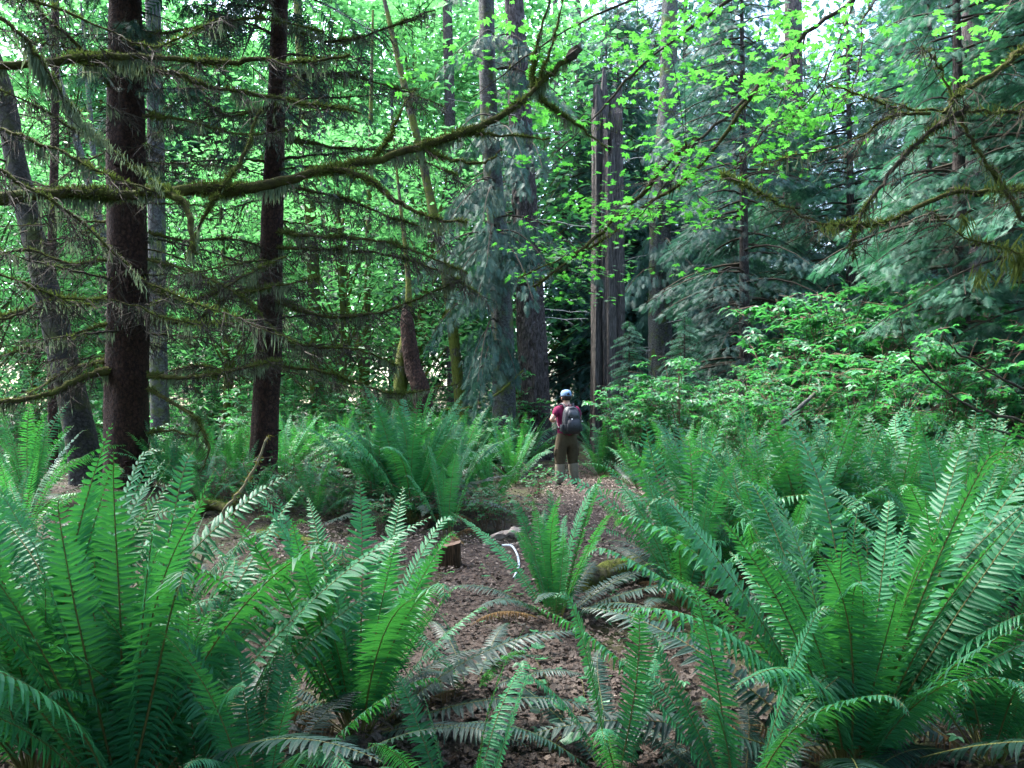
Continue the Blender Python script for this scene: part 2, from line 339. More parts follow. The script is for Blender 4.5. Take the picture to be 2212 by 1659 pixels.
# ------------------------------------------------------------------ sword ferns
def frond_mesh(name, rng, L=1.2, a0=75, a1=45, curl=0.0, pairs=46, pw=.095, twist=0, hang=.25, age='new', lod=1, bare=.14, sway=0.0):
    n = 34 if lod else 14
    t = np.linspace(0, 1, n); el = np.radians(a0 + (a1 - a0) * t ** 1.6)
    if curl: el = el - curl * np.clip((t - .86) / .14, 0, 1) ** 1.5
    seg = L / (n - 1) * np.where(t > .86, .8 if curl else 1.0, 1.0)
    az = sway * t ** 2
    step = np.stack([np.cos(el) * np.cos(az), np.cos(el) * np.sin(az), np.sin(el)], 1) * seg[:, None]
    C = np.concatenate([[[0, 0, 0]], np.cumsum(step, 0)[:-1]])
    tan = norm(np.gradient(C, axis=0)); sid = norm(np.cross(UPZ, np.array([1., 0, 0])))[None] * np.ones((n, 1))
    sid = norm(sid - tan * (sid * tan).sum(1, keepdims=True)); nor = np.cross(tan, sid) * -1; nor = np.where((nor[:, 2:] < 0) & (abs(nor[:, 2:]) > 9), -nor, nor)
    nor = np.cross(tan, sid)
    if nor[n // 3, 2] < 0: nor = -nor
    tw_ = math.radians(twist) * t[:, None]
    sid, nor = sid * np.cos(tw_) + nor * np.sin(tw_), nor * np.cos(tw_) - sid * np.sin(tw_)
    mb = MB()
    V, F = tube(C, np.linspace(.0052, .0012, n) * (1 if age == 'new' else .8), 5 if lod else 3); mb.add(V, F, 1, .5, True)
    ti = bare + (1 - bare) * (np.arange(pairs) + .5) / pairs; ti = ti + rng.uniform(-.2, .2, pairs) * (1 - bare) / pairs
    f = lambda A, q: np.stack([np.interp(q, t, A[:, k]) for k in range(3)], 1)
    for s in (-1, 1):
        q = np.clip(ti + s * .25 / pairs, 0, .998)
        p0, tn, sd_, nr = f(C, q), norm(f(tan, q)), norm(f(sid, q)), norm(f(nor, q))
        u = (q - bare) / (1 - bare)
        ln = pw * np.clip(.62 + 1.5 * u, 0, 1) * np.clip((1 - u) * 2.5, .0, 1) ** .8 + .006
        ln *= rng.uniform(.88, 1.08, pairs)
        wd = min(L * (1 - bare) / pairs * .80, .018) * np.clip(ln / pw + .25, .35, 1) * .5
        fw = np.radians(3 + 26 * u + rng.normal(0, 6, pairs))
        d = sd_ * s * np.cos(fw)[:, None] + tn * np.sin(fw)[:, None]
        hg = hang * rng.uniform(.5, 1.5, pairs); fold = rng.uniform(-.1, .25, pairs)
        st = np.array([0, .12, .35, .62, .85, 1.0]) if lod else np.array([0, .35, 1.0])
        hw = np.array([.35, 1.05, 1.0, .78, .42, .0]) if lod else np.array([.6, 1.0, 0])
        sw = norm(np.cross(nr, d))
        rows = []
        for a, h in zip(st, hw):
            c = p0 + d * (ln * a)[:, None] + (nr * fold[:, None] * .35) * (ln * a)[:, None] - UPZ * (ln * hg * a ** 1.9)[:, None] + tn * (ln * .14 * a * a)[:, None]
            if lod: rows += [c + sw * (wd * h)[:, None] + nr * (wd * h * .28)[:, None], c, c - sw * (wd * h)[:, None] + nr * (wd * h * .28)[:, None]]
            else: rows += [c + sw * (wd * h)[:, None], c - sw * (wd * h)[:, None]]
        w = 3 if lod else 2; V = np.stack(rows, 1); K = V.shape[1]; Fq = []
        for k in range(len(st) - 1):
            for c_ in range(w - 1):
                b = k * w + c_; Fq.append((b, b + 1, b + w + 1, b + w))
        Fq = (np.array(Fq)[None] + (np.arange(pairs) * K)[:, None, None]).reshape(-1, 4)
        tint = np.repeat(np.clip(rng.normal(.45 + .2 * u, .2), 0, 1), K)
        mb.add(V.reshape(-1, 3), Fq, 0, tint, False)
    if curl:      # brown scaly crozier at the tip
        q = np.clip(np.linspace(.93, 1, 24), 0, 1); p0 = f(C, q)
        batch(mb, HAIR, p0, rdir(rng, 24, -1.5, 1.5), ups(rng, 24), rng.uniform(.010, .02, 24), rng, 2)
    return mb.mesh(name, [M['fern_' + age], M['fern_stem'], M['fern_tip']])
rf = np.random.default_rng(21)
FR = {'fan': [], 'up': [], 'arch': [], 'low': [], 'up_far': [], 'arch_far': [], 'low_far': []}
for k in range(9):
    FR['up'].append(frond_mesh('frond_up', rf, 1.25, rf.uniform(70, 86), rf.uniform(45, 66), (rf.uniform(1.5, 3.2) if k % 2 else 0), 50, rf.uniform(.078, .102), rf.uniform(-25, 25), rf.uniform(.05, .3), sway=rf.uniform(-.5, .5)))
for k in range(8):
    FR['fan'].append(frond_mesh('frond_fan', rf, 1.38, rf.uniform(52, 72), rf.uniform(18, 42), (rf.uniform(1.5, 2.8) if k % 3 == 1 else 0), 54, rf.uniform(.078, .102), rf.uniform(-30, 30), rf.uniform(.2, .7), sway=rf.uniform(-.3, .3)))
for k in range(8):
    FR['arch'].append(frond_mesh('frond_arch', rf, 1.3, rf.uniform(58, 68), rf.uniform(-5, 22), (rf.uniform(1.2, 2.5) if k % 3 == 0 else 0), 52, rf.uniform(.085, .105), rf.uniform(-40, 40), rf.uniform(.35, .8), sway=rf.uniform(-.6, .6)))
for k in range(7):
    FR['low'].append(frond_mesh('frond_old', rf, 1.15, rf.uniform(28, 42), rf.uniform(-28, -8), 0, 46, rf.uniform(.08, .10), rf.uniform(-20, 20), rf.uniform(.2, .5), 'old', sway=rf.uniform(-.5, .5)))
for k in range(6):
    FR['up_far'].append(frond_mesh('frond_up_far', rf, 1.2, rf.uniform(72, 86), rf.uniform(40, 65), (2.2 if k % 2 else 0), 34, .095, rf.uniform(-25, 25), rf.uniform(.05, .4), lod=0, sway=rf.uniform(-.5, .5)))
    FR['arch_far'].append(frond_mesh('frond_arch_far', rf, 1.25, rf.uniform(52, 66), rf.uniform(-20, 15), 0, 34, .095, rf.uniform(-30, 30), rf.uniform(.3, .8), lod=0, sway=rf.uniform(-.5, .5)))
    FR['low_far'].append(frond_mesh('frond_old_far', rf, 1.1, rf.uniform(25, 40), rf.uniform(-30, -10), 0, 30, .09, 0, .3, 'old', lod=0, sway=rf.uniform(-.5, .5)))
FR['dead'] = [frond_mesh('frond_dead', rf, 1.0, 24, -30, 0, 40, .07, 30, 1.2, 'dead', sway=.4), frond_mesh('frond_dead', rf, .9, 40, -60, 0, 40, .06, -40, 1.4, 'dead', sway=-.5)]
def fern(pos, n_up, n_arch, n_low, size, label, seed, far=False, group=None, extra=(), tilt=9, fan=.15):
    rr = random.Random(seed)
    t = thing('sword_fern', label, 'fern', pos, 0, group)
    sfx = '_far' if far else ''
    spec = []
    off = rr.uniform(0, 6.28)
    n_up = int(n_up * (1.5 if far else 1.75)); n_arch = int(n_arch * 1.3)
    n_fan = 0 if far else int(n_up * fan)
    for kind, n in (('up', n_up - n_fan), ('fan', n_fan), ('arch', n_arch), ('low', n_low)):
        for k in range(n): spec.append((kind, off + 6.283 * (k + rr.uniform(-.35, .35)) / max(n, 1) * 1.0 + (0.4 if kind == 'arch' else 0), size * rr.uniform(.68, 1.1), None))
    spec += [(k, math.radians(a), s, v) for (k, a, s, v) in extra]
    if not far: spec += [('dead', rr.uniform(0, 6.28), size * rr.uniform(.6, .9), None) for _ in range(rr.randint(1, 3))]
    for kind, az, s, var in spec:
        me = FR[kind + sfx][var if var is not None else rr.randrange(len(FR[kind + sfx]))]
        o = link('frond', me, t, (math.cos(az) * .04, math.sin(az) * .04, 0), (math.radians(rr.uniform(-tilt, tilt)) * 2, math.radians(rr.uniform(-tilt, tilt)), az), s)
    return t
# near ferns, each where the photograph has it
fern(G(80, 1700), 15, 8, 3, 1.1, 'large bright sword fern filling the left edge of the foreground', 1)
fern(G(270, 1780), 14, 8, 3, 1.08, 'tall sword fern in the lower left corner, second from the left edge', 2)
fern(G(430, 1720), 8, 5, 5, .78, 'sword fern at bottom left whose right fronds droop beside the dark gap', 3)
fern(G(150, 1400), 8, 4, 2, .9, 'sword fern behind the left foreground ferns, below the leaning trunk', 4)
fern(G(380, 1350), 7, 4, 2, .75, 'fern behind the bottom left clumps, crossed by the mossy leaning stick', 5)
fern(G(775, 1600), 14, 4, 0, .95, 'bright green sword fern at bottom centre left with flat dark fronds on its right', 6,
     extra=(('low', 8, 1.05, 0), ('low', 28, .95, 1), ('low', -12, 1.0, 2), ('low', -35, .8, 3), ('low', 45, .8, 4), ('low', 160, .8, 5), ('low', -80, .7, 6), ('arch', 215, 1.0, 1)), fan=.2)
fern(G(1200, 1335), 9, 1, 0, .88, 'narrow upright sword fern in the middle of the trail above flat dark fronds', 7,
     extra=(('low', 10, 1.0, 0), ('low', 35, .9, 1), ('low', -20, 1.0, 2), ('low', -60, .95, 3), ('low', -95, .9, 4), ('low', -125, .85, 5), ('low', 170, .8, 6), ('low', 60, .8, 2)), tilt=6, fan=.1)
fern(G(1840, 1660), 22, 10, 6, 1.22, 'largest sword fern, spreading fountain of fronds at bottom right', 8,
     extra=(('arch', 172, 1.2, 0), ('arch', 160, 1.25, 3), ('arch', 188, 1.1, 5), ('arch', 12, 1.2, 1), ('arch', 30, 1.2, 2), ('arch', -8, 1.1, 4), ('up', 150, 1.2, 1), ('up', 30, 1.2, 3)), fan=.42)
fern(G(2140, 1640), 8, 6, 6, 1.0, 'sword fern cut by the lower right corner with dark fronds underneath', 9)
fern(G(1680, 1330), 11, 5, 2, 1.0, 'dense upright sword fern directly behind the biggest fern at right', 12)
fern(G(1480, 1330), 8, 4, 3, .95, 'sword fern on the right bank of the trail beside the mossy log', 13)
fern(G(2080, 1360), 9, 6, 3, 1.1, 'tall sword fern behind the right corner clump', 14)
fern(G(965, 1170), 5, 0, 0, .92, 'small upright fern of few pale fronds just behind the cut stump', 15, tilt=3, fan=0)
fern(G(890, 1135), 16, 9, 14, 1.45, 'big mid ground fern with a skirt of dark arching fronds left of the stump', 16)
fern(G(1060, 1110), 6, 5, 3, .8, 'sword fern between the stump and the hiker, leaning over the trail', 17)
fern(G(1600, 1740), 2, 5, 7, .8, 'low dark fern at the bottom edge left of the biggest fern', 20)
fern(G(560, 1800), 3, 5, 5, .7, 'dark low fern at the bottom edge beneath the left clumps', 22)
fern(G(1000, 1830), 3, 4, 4, .6, 'small fern cut by the bottom edge at the centre of the photo', 23)
fern(G(30, 1560), 6, 5, 4, .9, 'sword fern cut by the left edge behind the first row', 24)
fern(G(1340, 1690), 2, 3, 6, .72, 'dark low fern at the bottom edge, right of the round leaved plants', 25)
fern(G(1020, 1500), 1, 2, 5, .6, 'little dark fern lying on the litter right of the bright centre left clump', 26)
fern(G(815, 1120), 12, 7, 10, 1.2, 'dark skirted fern at the left flank of the big mid ground fern', 27)
fern(G(975, 1105), 12, 7, 8, 1.2, 'upright fern at the right flank of the big mid ground fern', 28)
# mid ground ferns
mid = [(655, 1025, 1.2, 'fern just right of the slim spruce trunk'), (780, 1030, 1.15, 'fern in the row beyond the stump, left part'), (1010, 1030, 1.25, 'tall bright fern left of the hiker with yellow green fronds'),
       (1110, 1045, 1.15, 'fern touching the trail left of the hiker'), (1300, 1030, 1.1, 'yellow green fern immediately right of the hiker'), (1380, 1060, .9, 'small fern at the far right side of the trail'),
       (1420, 1000, 1.3, 'fern under the young hemlock right of the trail'), (370, 1090, 1.0, 'fern between the two spruce trunks'), (450, 1075, 1.0, 'fern in the shade halfway between the spruces'), (60, 1120, 1.2, 'shaded fern under the leaning trunk at far left'),
       (1860, 1075, 1.25, 'backlit yellow green fern in the middle of the right fern field'), (1500, 1120, 1.1, 'fern at the near left edge of the right fern field'), (930, 1010, 1.2, 'fern beyond the big skirted clump'), (860, 1000, 1.1, 'fern behind the big skirted clump, to its left')]
for k, (u, v, s, lb) in enumerate(mid):
    fern(G(u, v), 12, 6, 5, s, lb, 100 + k, far=True)
rr = random.Random(5)
zones = [((1450, 2260), (1020, 1080), 24, 'sword fern in the far rows of the right field', 'ferns in the far rows at right', .95, 1.25),
         ((1470, 2250), (1090, 1290), 22, 'sword fern in the near rows of the right field', 'ferns in the near rows at right', 1.15, 1.4),
         ((620, 1180), (955, 1000), 14, 'sword fern in the row beneath the grey trunks', 'ferns below the grey trunks', 1.0, 1.3),
         ((-60, 520), (1010, 1180), 5, 'shaded sword fern among the spruce trunks at left', 'ferns under the spruces', .8, 1.1),
         ((1260, 1480), (960, 1000), 6, 'sword fern at the foot of the dead snag', 'ferns at the snag', .9, 1.2)]
for (u0, u1), (v0, v1), n, lb, gp, s0, s1 in zones:
    for k in range(n):
        u = u0 + (u1 - u0) * (k + rr.uniform(.1, .9)) / n; v = rr.uniform(v0, v1)
        fern(G(u, v), 10, 6, 4, rr.uniform(s0, s1), lb, rr.random(), far=True, group=gp)

for k in range(9):
    fern(G(375 + 62 * k + rr.uniform(-20, 20), rr.uniform(1075, 1135)), 6, 5, 4, rr.uniform(.6, .85), 'low sword fern between thick spruce and stump', rr.random(), far=True, group='low ferns before the spruces')
for k in range(13):
    fern(G(615 + 42 * k + rr.uniform(-15, 15), rr.uniform(1015, 1060)), 13, 8, 6, rr.uniform(1.25, 1.5), 'sword fern between the slim spruce and the hiker', rr.random(), far=True, group='ferns between the slim spruce and the hiker')
# ------------------------------------------------------------------ trunks, limbs, moss
def moss_on(mb, path, rad, rng, dens=260, mat_moss=1, mat_li=2, lichen=40, hang=.16, fuzz=.045):
    """Tufts of moss standing on a limb and lichen hanging from it."""
    path = np.asarray(path); seg = np.linalg.norm(np.diff(path, axis=0), axis=1); Ls = seg.sum()
    cum = np.concatenate([[0], np.cumsum(seg)]); rad = np.broadcast_to(rad, (len(path),))
    f = lambda s: np.stack([np.interp(s, cum, path[:, k]) for k in range(3)], 1)
    nm = int(Ls * dens)
    if nm:
        s = rng.uniform(0, Ls, nm); patch = np.sin(s * 5 + rng.uniform(0, 6)) + .5 * np.sin(s * 13) + rng.uniform(-.6, 1.2, nm) > -.2; s = s[patch]; nm = len(s)
        p = f(s); d = rdir(rng, nm, -1.2, 1.5); p = p + d * np.interp(s, cum, rad)[:, None] * .8
        batch(mb, MOSSY, p, d + [0, 0, .1], rdir(rng, nm, -1.5, 1.5), rng.uniform(.4, 1.3, nm) * fuzz * (1.0 + .5 * np.sin(s * 6)), rng, mat_moss)
    nl = int(Ls * lichen)
    if nl:
        s = rng.uniform(0, Ls, nl); k = (np.sin(s * 4.1 + rng.uniform(0, 6)) + np.sin(s * 11.3 + 2) * .6); L = np.clip(k + .7, .08, 2) * hang * rng.uniform(.3, 1.15, nl)
        p = f(s) - UPZ * np.interp(s, cum, rad)[:, None] * .6
        d = np.column_stack([rng.normal(0, .12, nl), rng.normal(0, .12, nl), -np.ones(nl)])
        batch(mb, LICH, p, d, rdir(rng, nl, -.3, .3), L, rng, mat_li)
LICH = T_([(0, .030, 0), (0, -.030, 0), (.5, .045, .06), (.5, .012, -.03), (1, -.03, .02)], [(0, 1, 3), (0, 3, 2), (2, 3, 4)])
def twigs_on(mb, path, rng, n, L, droop=.4, sub=5, mat=0, r0=.006, li=0, hang=.12, fine=True, needles=None, nsize=.1, t0=.12):
    path = np.asarray(path); N_ = len(path); tan = norm(np.gradient(path, axis=0))
    sp, sdv = [], []
    for k in range(n):
        t = rng.uniform(t0, 1) ; i = min(int(t * (N_ - 1)), N_ - 2); p = path[i] + (path[i + 1] - path[i]) * (t * (N_ - 1) - i)
        s = norm(np.cross(tan[i], UPZ)) * rng.choice([-1, 1]); d = norm(tan[i] * rng.uniform(.3, .9) + s * rng.uniform(.4, 1) + UPZ * rng.uniform(-.7, .25))
        l = L * (1.15 - .75 * t) * rng.uniform(.4, 1.15); m = 6; q = np.linspace(0, 1, m)[:, None]
        w = p + d * l * q - UPZ * droop * l * q ** 2 + rng.normal(0, .02 * l, (m, 3)) * q
        V, F = tube(w, np.linspace(r0, r0 * .25, m), 3); mb.add(V, F, mat, rng.uniform())
        for _ in range(sub): sp.append(w[0] + 0); j = rng.uniform(.15, 1) * (m - 1); a = int(min(j, m - 2)); sp[-1] = w[a] + (w[a + 1] - w[a]) * (j - a); sdv.append(d * .7 + rng.normal(0, .6, 3) - UPZ * rng.uniform(.1, .9))
        if li: moss_on(mb, w, r0, rng, 0, 1, 2, li, hang)
    if sp and fine:
        sp = np.array(sp); sdv = np.array(sdv)
        batch(mb, THIN, sp, sdv, rdir(rng, len(sp), -1, 1), rng.uniform(.12, .38, len(sp)) * min(1, L * 1.6), rng, mat)
        if needles is not None: batch(mb, SPRAY, sp, sdv - [0, 0, .4], rdir(rng, len(sp), 0, 1.2), rng.uniform(.6, 1.3, len(sp)) * nsize, rng, needles)
THIN = T_([(0, .021, 0), (0, -.021, 0), (.5, .018, -.05), (.5, -.010, -.05), (1, .004, -.16)], [(0, 1, 3), (0, 3, 2), (2, 3, 4)])
LM = [M['twig'], M['moss'], M['lichen'], M['limb_moss'], M['spruce']]
def trunk_mesh(name, pts, rad, mat, sides=28, n=60, furrow=0.0, flare=1.35, seed=0, knots=0, moss=0):
    rng = np.random.default_rng(seed); path = smooth_path(pts, n); L = np.linalg.norm(np.diff(path, axis=0), axis=1).sum()
    t = np.linspace(0, 1, n); rr_ = np.interp(t, np.linspace(0, 1, len(rad)), rad); hgt = t * L
    rr_ = rr_ * (1 + (flare - 1) * np.exp(-hgt / .35))
    V, F = tube(path, rr_, sides)
    W = V.reshape(n, sides, 3); c = path[:, None]; out = W - c
    a = np.linspace(0, 2 * np.pi, sides, endpoint=False)[None]
    f = np.zeros((n, sides))
    if furrow:
        k = np.arange(sides)[None]; ph = np.cumsum(rng.normal(0, .35, (n, 1)), 0) * .3
        f = -furrow * (np.abs(np.sin(k * 1.9 + ph + 2 * np.sin(hgt[:, None] * 1.2 + k))) < .35) + rng.normal(0, furrow * .25, (n, sides))
    f = f + .05 * np.sin(a * 3 + hgt[:, None] * .6 + seed) + .03 * np.sin(a * 5 - hgt[:, None] * 1.3) + rng.normal(0, .012, (n, sides)) + np.exp(-hgt[:, None] / .25) * .16 * np.sin(a * 5 + seed)
    V = (c + out * (1 + f[..., None])).reshape(-1, 3)
    mb = MB(); mb.add(V, F, 0, .5, furrow == 0)
    for k in range(knots):      # branch stubs
        i = rng.integers(2, n - 3); az = rng.uniform(0, 6.28); d = np.array([math.cos(az), math.sin(az), rng.uniform(-.1, .35)])
        p = path[i] + d * rr_[i] * .85; v, q = tube(np.array([p, p + d * rng.uniform(.04, .14)]), [rr_[i] * .11, rr_[i] * .06], 6); mb.add(v, q, 0, .5)
    if moss:
        i = rng.integers(0, n, moss); az = rng.uniform(0, 6.28, moss); d = np.column_stack([np.cos(az), np.sin(az), rng.uniform(-.2, .5, moss)])
        keep = (np.sin(az * 2 + seed) + np.sin(i * .4) > 0); i, d = i[keep], d[keep]
        batch(mb, HAIR, path[i] + d * rr_[i][:, None] * 1.0 + rng.normal(0, .03, (len(i), 3)), d, rdir(rng, len(i), -1, 1), rng.uniform(.02, .06, len(i)), rng, 1)
    return mb.mesh(name, [mat, M['moss']])
def px_pts(pts, d0, d1=None):
    d1 = d0 if d1 is None else d1; n = len(pts)
    return np.array([P(u, v, d0 + (d1 - d0) * k / (n - 1)) for k, (u, v) in enumerate(pts)])
def limb(parent, root, path, r0, r1, seed, twig=30, tl=.5, dens=160, lichen=40, hang=.14, needles=None, mat=3, name='limb', droop=.45, sub=4, fuzz=.04, nsize=.1, tr=.006, sides=7):
    rng = np.random.default_rng(seed); path = np.asarray(path) - root
    n = max(10, len(path) * 5); w = smooth_path(path, n, rng, .008)
    rad = np.linspace(r0, r1, n) * (1 + .15 * np.sin(np.linspace(0, 20, n)))
    mb = MB(); V, F = tube(w, rad, sides, .12, rng); mb.add(V, F, mat, .5, True)
    if twig: twigs_on(mb, w, rng, twig, tl, droop, sub, 0, tr, li=6 if lichen else 0, hang=hang * .7, needles=needles, nsize=nsize)
    o = link(name, mb.mesh(name, LM), parent)
    if dens or lichen:
        m2 = MB(); moss_on(m2, w, rad, rng, dens, 0, 1, lichen, hang, fuzz)
        if m2.n: link('moss', m2.mesh('moss', [M['moss'], M['lichen']]), o, kind='stuff')
    return w, o

# --- the dark spruce at left and the slimmer spruce right of it
def spruce(label, base, top_px, r0, r1, seed, spec, nproc, az_ok=None, crown=True, lmax=2.6):
    root = base.copy(); t = thing('spruce_tree', label, 'tree', root)
    top = top_px - root; H = 19.0; dirv = top / top[2]
    pts = [np.array([0, 0, -.15]), dirv * 2.5, dirv * 6, dirv * 11, dirv * H]
    link('trunk', trunk_mesh('trunk', pts, [r0, r0 * .94, r1, r1 * .7, .03], M['spruce_bark'], 30, 90, 0, 1.25, seed, knots=30), t)
    for k, (px, da, db, ra, tw_, tl) in enumerate(spec):
        limb(t, root, px_pts(px, da, db), ra * 1.15, ra * .35, seed * 50 + k, int(tw_ * 1.3), tl, 700, 190, .11, None, fuzz=.045, sub=4)
    rr = random.Random(seed)
    for k in range(nproc):
        h = 2.0 + 8.5 * (k + rr.random()) / nproc; az = rr.uniform(0, 6.283); L = rr.uniform(.9, lmax); rise = rr.uniform(-.15, .2)
        c = root + dirv * h; d = np.array([math.cos(az), math.sin(az), 0]); q = np.linspace(0, 1, 6)
        bend = rr.uniform(-.3, .3); sd_ = np.array([-d[1], d[0], 0])
        path = [c + d * L * s + sd_ * bend * L * s * s + UPZ * (rise * L * s - .25 * L * s * s + .12 * L * s ** 3) for s in q]
        limb(t, root, path, rr.uniform(.012, .028), .004, seed * 77 + k, 28, .6, 120, 70, .11, 4 if (h > 5 and k % 3 == 0) else None, mat=0 if rr.random() < .5 else 3, nsize=.17)
    if crown:
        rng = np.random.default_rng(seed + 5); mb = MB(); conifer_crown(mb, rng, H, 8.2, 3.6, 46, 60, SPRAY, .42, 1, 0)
        mb.V = [v + dirv * [1, 1, 0] * v[:, 2:3] for v in mb.V]
        link('crown', mb.mesh('crown', [M['twig'], M['spruce']]), t)
    return t
def conifer_crown(mb, rng, H, z0, R, nl, per, tmpl, size, mat, mat_tw, droop=.5, rise=.1):
    for k in range(nl):
        f = (k + rng.uniform(0, 1)) / nl; z = z0 + (H - z0) * f; L = R * (1 - f) ** .5 * rng.uniform(.65, 1.1) + .35
        az = rng.uniform(0, 6.283); d = np.array([math.cos(az), math.sin(az), 0]); s_ = np.array([-d[1], d[0], 0])
        q = np.linspace(0, 1, 6)[:, None]; w = np.array([0, 0, z]) + d * L * q + UPZ * (rise * L * q - droop * L * q ** 2 * .55)
        V, F = tube(w, np.linspace(.012 + .012 * L, .006, 6), 4); mb.add(V, F, mat_tw, .5)
        m = int(per * (L / R) + 6); t = rng.uniform(.12, 1, m) ** .8; lat = rng.uniform(-1, 1, m) * .42 * L * (1.05 - .75 * t)
        p = np.array([0, 0, z]) + d * (L * t)[:, None] + s_ * lat[:, None] + UPZ * (rise * L * t - droop * L * t ** 2 * .55 - .35 * np.abs(lat) - rng.uniform(0, .12, m))[:, None]
        dr = d * rng.uniform(.3, 1, m)[:, None] + s_ * (np.sign(lat) * rng.uniform(.1, 1, m))[:, None] - UPZ * rng.uniform(.15, 1.0, m)[:, None]
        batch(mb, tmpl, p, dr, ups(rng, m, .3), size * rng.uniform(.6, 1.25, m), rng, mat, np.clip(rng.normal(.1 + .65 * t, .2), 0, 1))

B = G(275, 1085); Ctr = G(567, 1075)
specB = [([(320, 810), (400, 815), (480, 806), (545, 790), (610, 778)], 11.6, 10.6, .035, 50, .5),
         ([(322, 840), (370, 870), (420, 900), (450, 960), (440, 1010)], 11.6, 10.8, .03, 26, .35),
         ([(322, 935), (370, 930), (430, 945)], 11.6, 11.2, .02, 10, .25),
         ([(325, 620), (385, 645), (450, 640), (520, 600), (620, 555)], 11.6, 10.5, .03, 55, .55),
         ([(325, 690), (420, 695), (480, 650), (560, 625), (690, 600)], 11.6, 10.4, .03, 55, .55),
         ([(320, 500), (400, 520), (500, 515), (590, 540)], 11.6, 12.3, .025, 50, .6),
         ([(320, 560), (420, 590), (520, 640), (600, 720)], 11.6, 10.3, .022, 50, .6),
         ([(235, 800), (180, 815), (110, 850), (0, 870), (-120, 880)], 11.6, 10.0, .055, 60, .5),
         ([(235, 775), (150, 800), (60, 850)], 11.8, 12.8, .035, 40, .5),
         ([(232, 700), (160, 720), (70, 750), (-60, 785)], 11.6, 10.8, .02, 46, .5),
         ([(232, 640), (150, 665), (60, 670), (-60, 700)], 11.6, 11.0, .02, 46, .5),
         ([(235, 560), (150, 570), (60, 540), (-60, 560)], 11.6, 10.8, .022, 50, .6),
         ([(235, 310), (160, 280), (80, 230), (-60, 170)], 11.6, 10.4, .022, 50, .6),
         ([(310, 250), (400, 260), (520, 290), (640, 280)], 11.6, 10.9, .022, 55, .6),
         ([(310, 80), (420, 60), (560, 40), (700, 70)], 11.6, 10.6, .022, 55, .6),
         ([(240, 190), (160, 90), (100, 40), (40, -40)], 11.6, 10.9, .03, 40, .6)]
specC = [([(600, 500), (700, 512), (800, 516), (900, 545), (1010, 590)], 12.2, 10.6, .028, 62, .6),
         ([(600, 535), (720, 540), (850, 552), (960, 590), (1040, 640)], 12.2, 10.9, .024, 58, .6),
         ([(595, 650), (690, 682), (800, 680), (890, 650), (1000, 600)], 12.2, 11.0, .030, 62, .6),
         ([(590, 790), (680, 800), (780, 830), (860, 850), (990, 830)], 12.2, 11.2, .022, 52, .5),
         ([(590, 730), (680, 750), (770, 755), (860, 790)], 12.2, 11.6, .02, 46, .5),
         ([(570, 780), (500, 800), (430, 790), (370, 800)], 12.2, 12.7, .02, 46, .5),
         ([(615, 400), (740, 430), (850, 470), (960, 510)], 12.2, 11.0, .024, 60, .65),
         ([(620, 300), (740, 320), (860, 330), (990, 380)], 12.2, 11.0, .024, 60, .65),
         ([(625, 170), (740, 160), (850, 190), (960, 230)], 12.2, 11.0, .024, 60, .65),
         ([(625, 60), (720, 90), (840, 60), (940, 20)], 12.2, 11.0, .024, 60, .65),
         ([(580, 230), (500, 250), (420, 215), (350, 235)], 12.2, 12.6, .02, 52, .6),
         ([(580, 600), (500, 630), (420, 610), (350, 640)], 12.2, 12.9, .02, 52, .6)]
spruce('thick dark brown spruce trunk at left with mossy dead limbs', B, P(272, 0, 11.8), .33, .27, 3, specB, 56)
spruce('slimmer reddish brown spruce right of the thick one', Ctr, P(606, 0, 12.3), .225, .15, 4, specC, 56)

# --- leaning alder at far left and other individual trunks
def plain_tree(name, label, pts, rad, mat, seed, cat='tree', furrow=0, sides=26, n=60, knots=6, moss=0, flare=1.3, group=None):
    root = pts[0].copy(); t = thing(name, label, cat, root, 0, group)
    link('trunk', trunk_mesh('trunk', [p - root for p in pts], rad, mat, sides, n, furrow, flare, seed, knots, moss), t); return t, root
def up_from(pts, extra):      # carry a trunk on above the frame
    d = norm(pts[-1] - pts[-2]); return list(pts) + [pts[-1] + d * extra]
def gbase(u, d, dz=-.15): p = P(u, 873, d); return np.array([p[0], d, float(gz(p[0], d)) + dz])
p = [gbase(195, 12.8), P(165, 900, 12.8), P(120, 700, 12.9), P(85, 560, 13.0), P(35, 350, 13.1), P(5, 200, 13.2), P(-60, 0, 13.2)]
t, root = plain_tree('alder_tree', 'grey mottled alder leaning left at the far left', up_from(p, 6), [.27, .24, .21, .19, .17, .17, .15, .06], M['alder_dark'], 31, moss=500)
for k in range(14):
    r_ = random.Random(k); h = 3 + k * .45; c = p[3] + (p[6] - p[3]) * (k / 14); az = r_.uniform(0, 6.28); L = r_.uniform(.8, 2)
    limb(t, root, [c, c + np.array([math.cos(az) * L * .5, math.sin(az) * L * .5, .15]), c + np.array([math.cos(az) * L, math.sin(az) * L, -.1])], .02, .005, 900 + k, 20, .5, 60, 30, .12, mat=0)
p = [gbase(118, 15.5), P(112, 600, 15.5), P(118, 300, 15.5), P(120, -40, 15.5)]
plain_tree('young_spruce', 'thin dark pole of a young tree between the leaning alder and thick spruce', up_from(p, 3), [.09, .085, .08, .07, .03], M['spruce_bark'], 32, moss=200)
p = [gbase(350, 17), P(340, 600, 17), P(336, 300, 17), P(330, -40, 17)]
plain_tree('alder_tree', 'pale mottled alder trunk partly hidden right behind the thick spruce', up_from(p, 5), [.2, .19, .18, .16, .05], M['alder_bark'], 33)
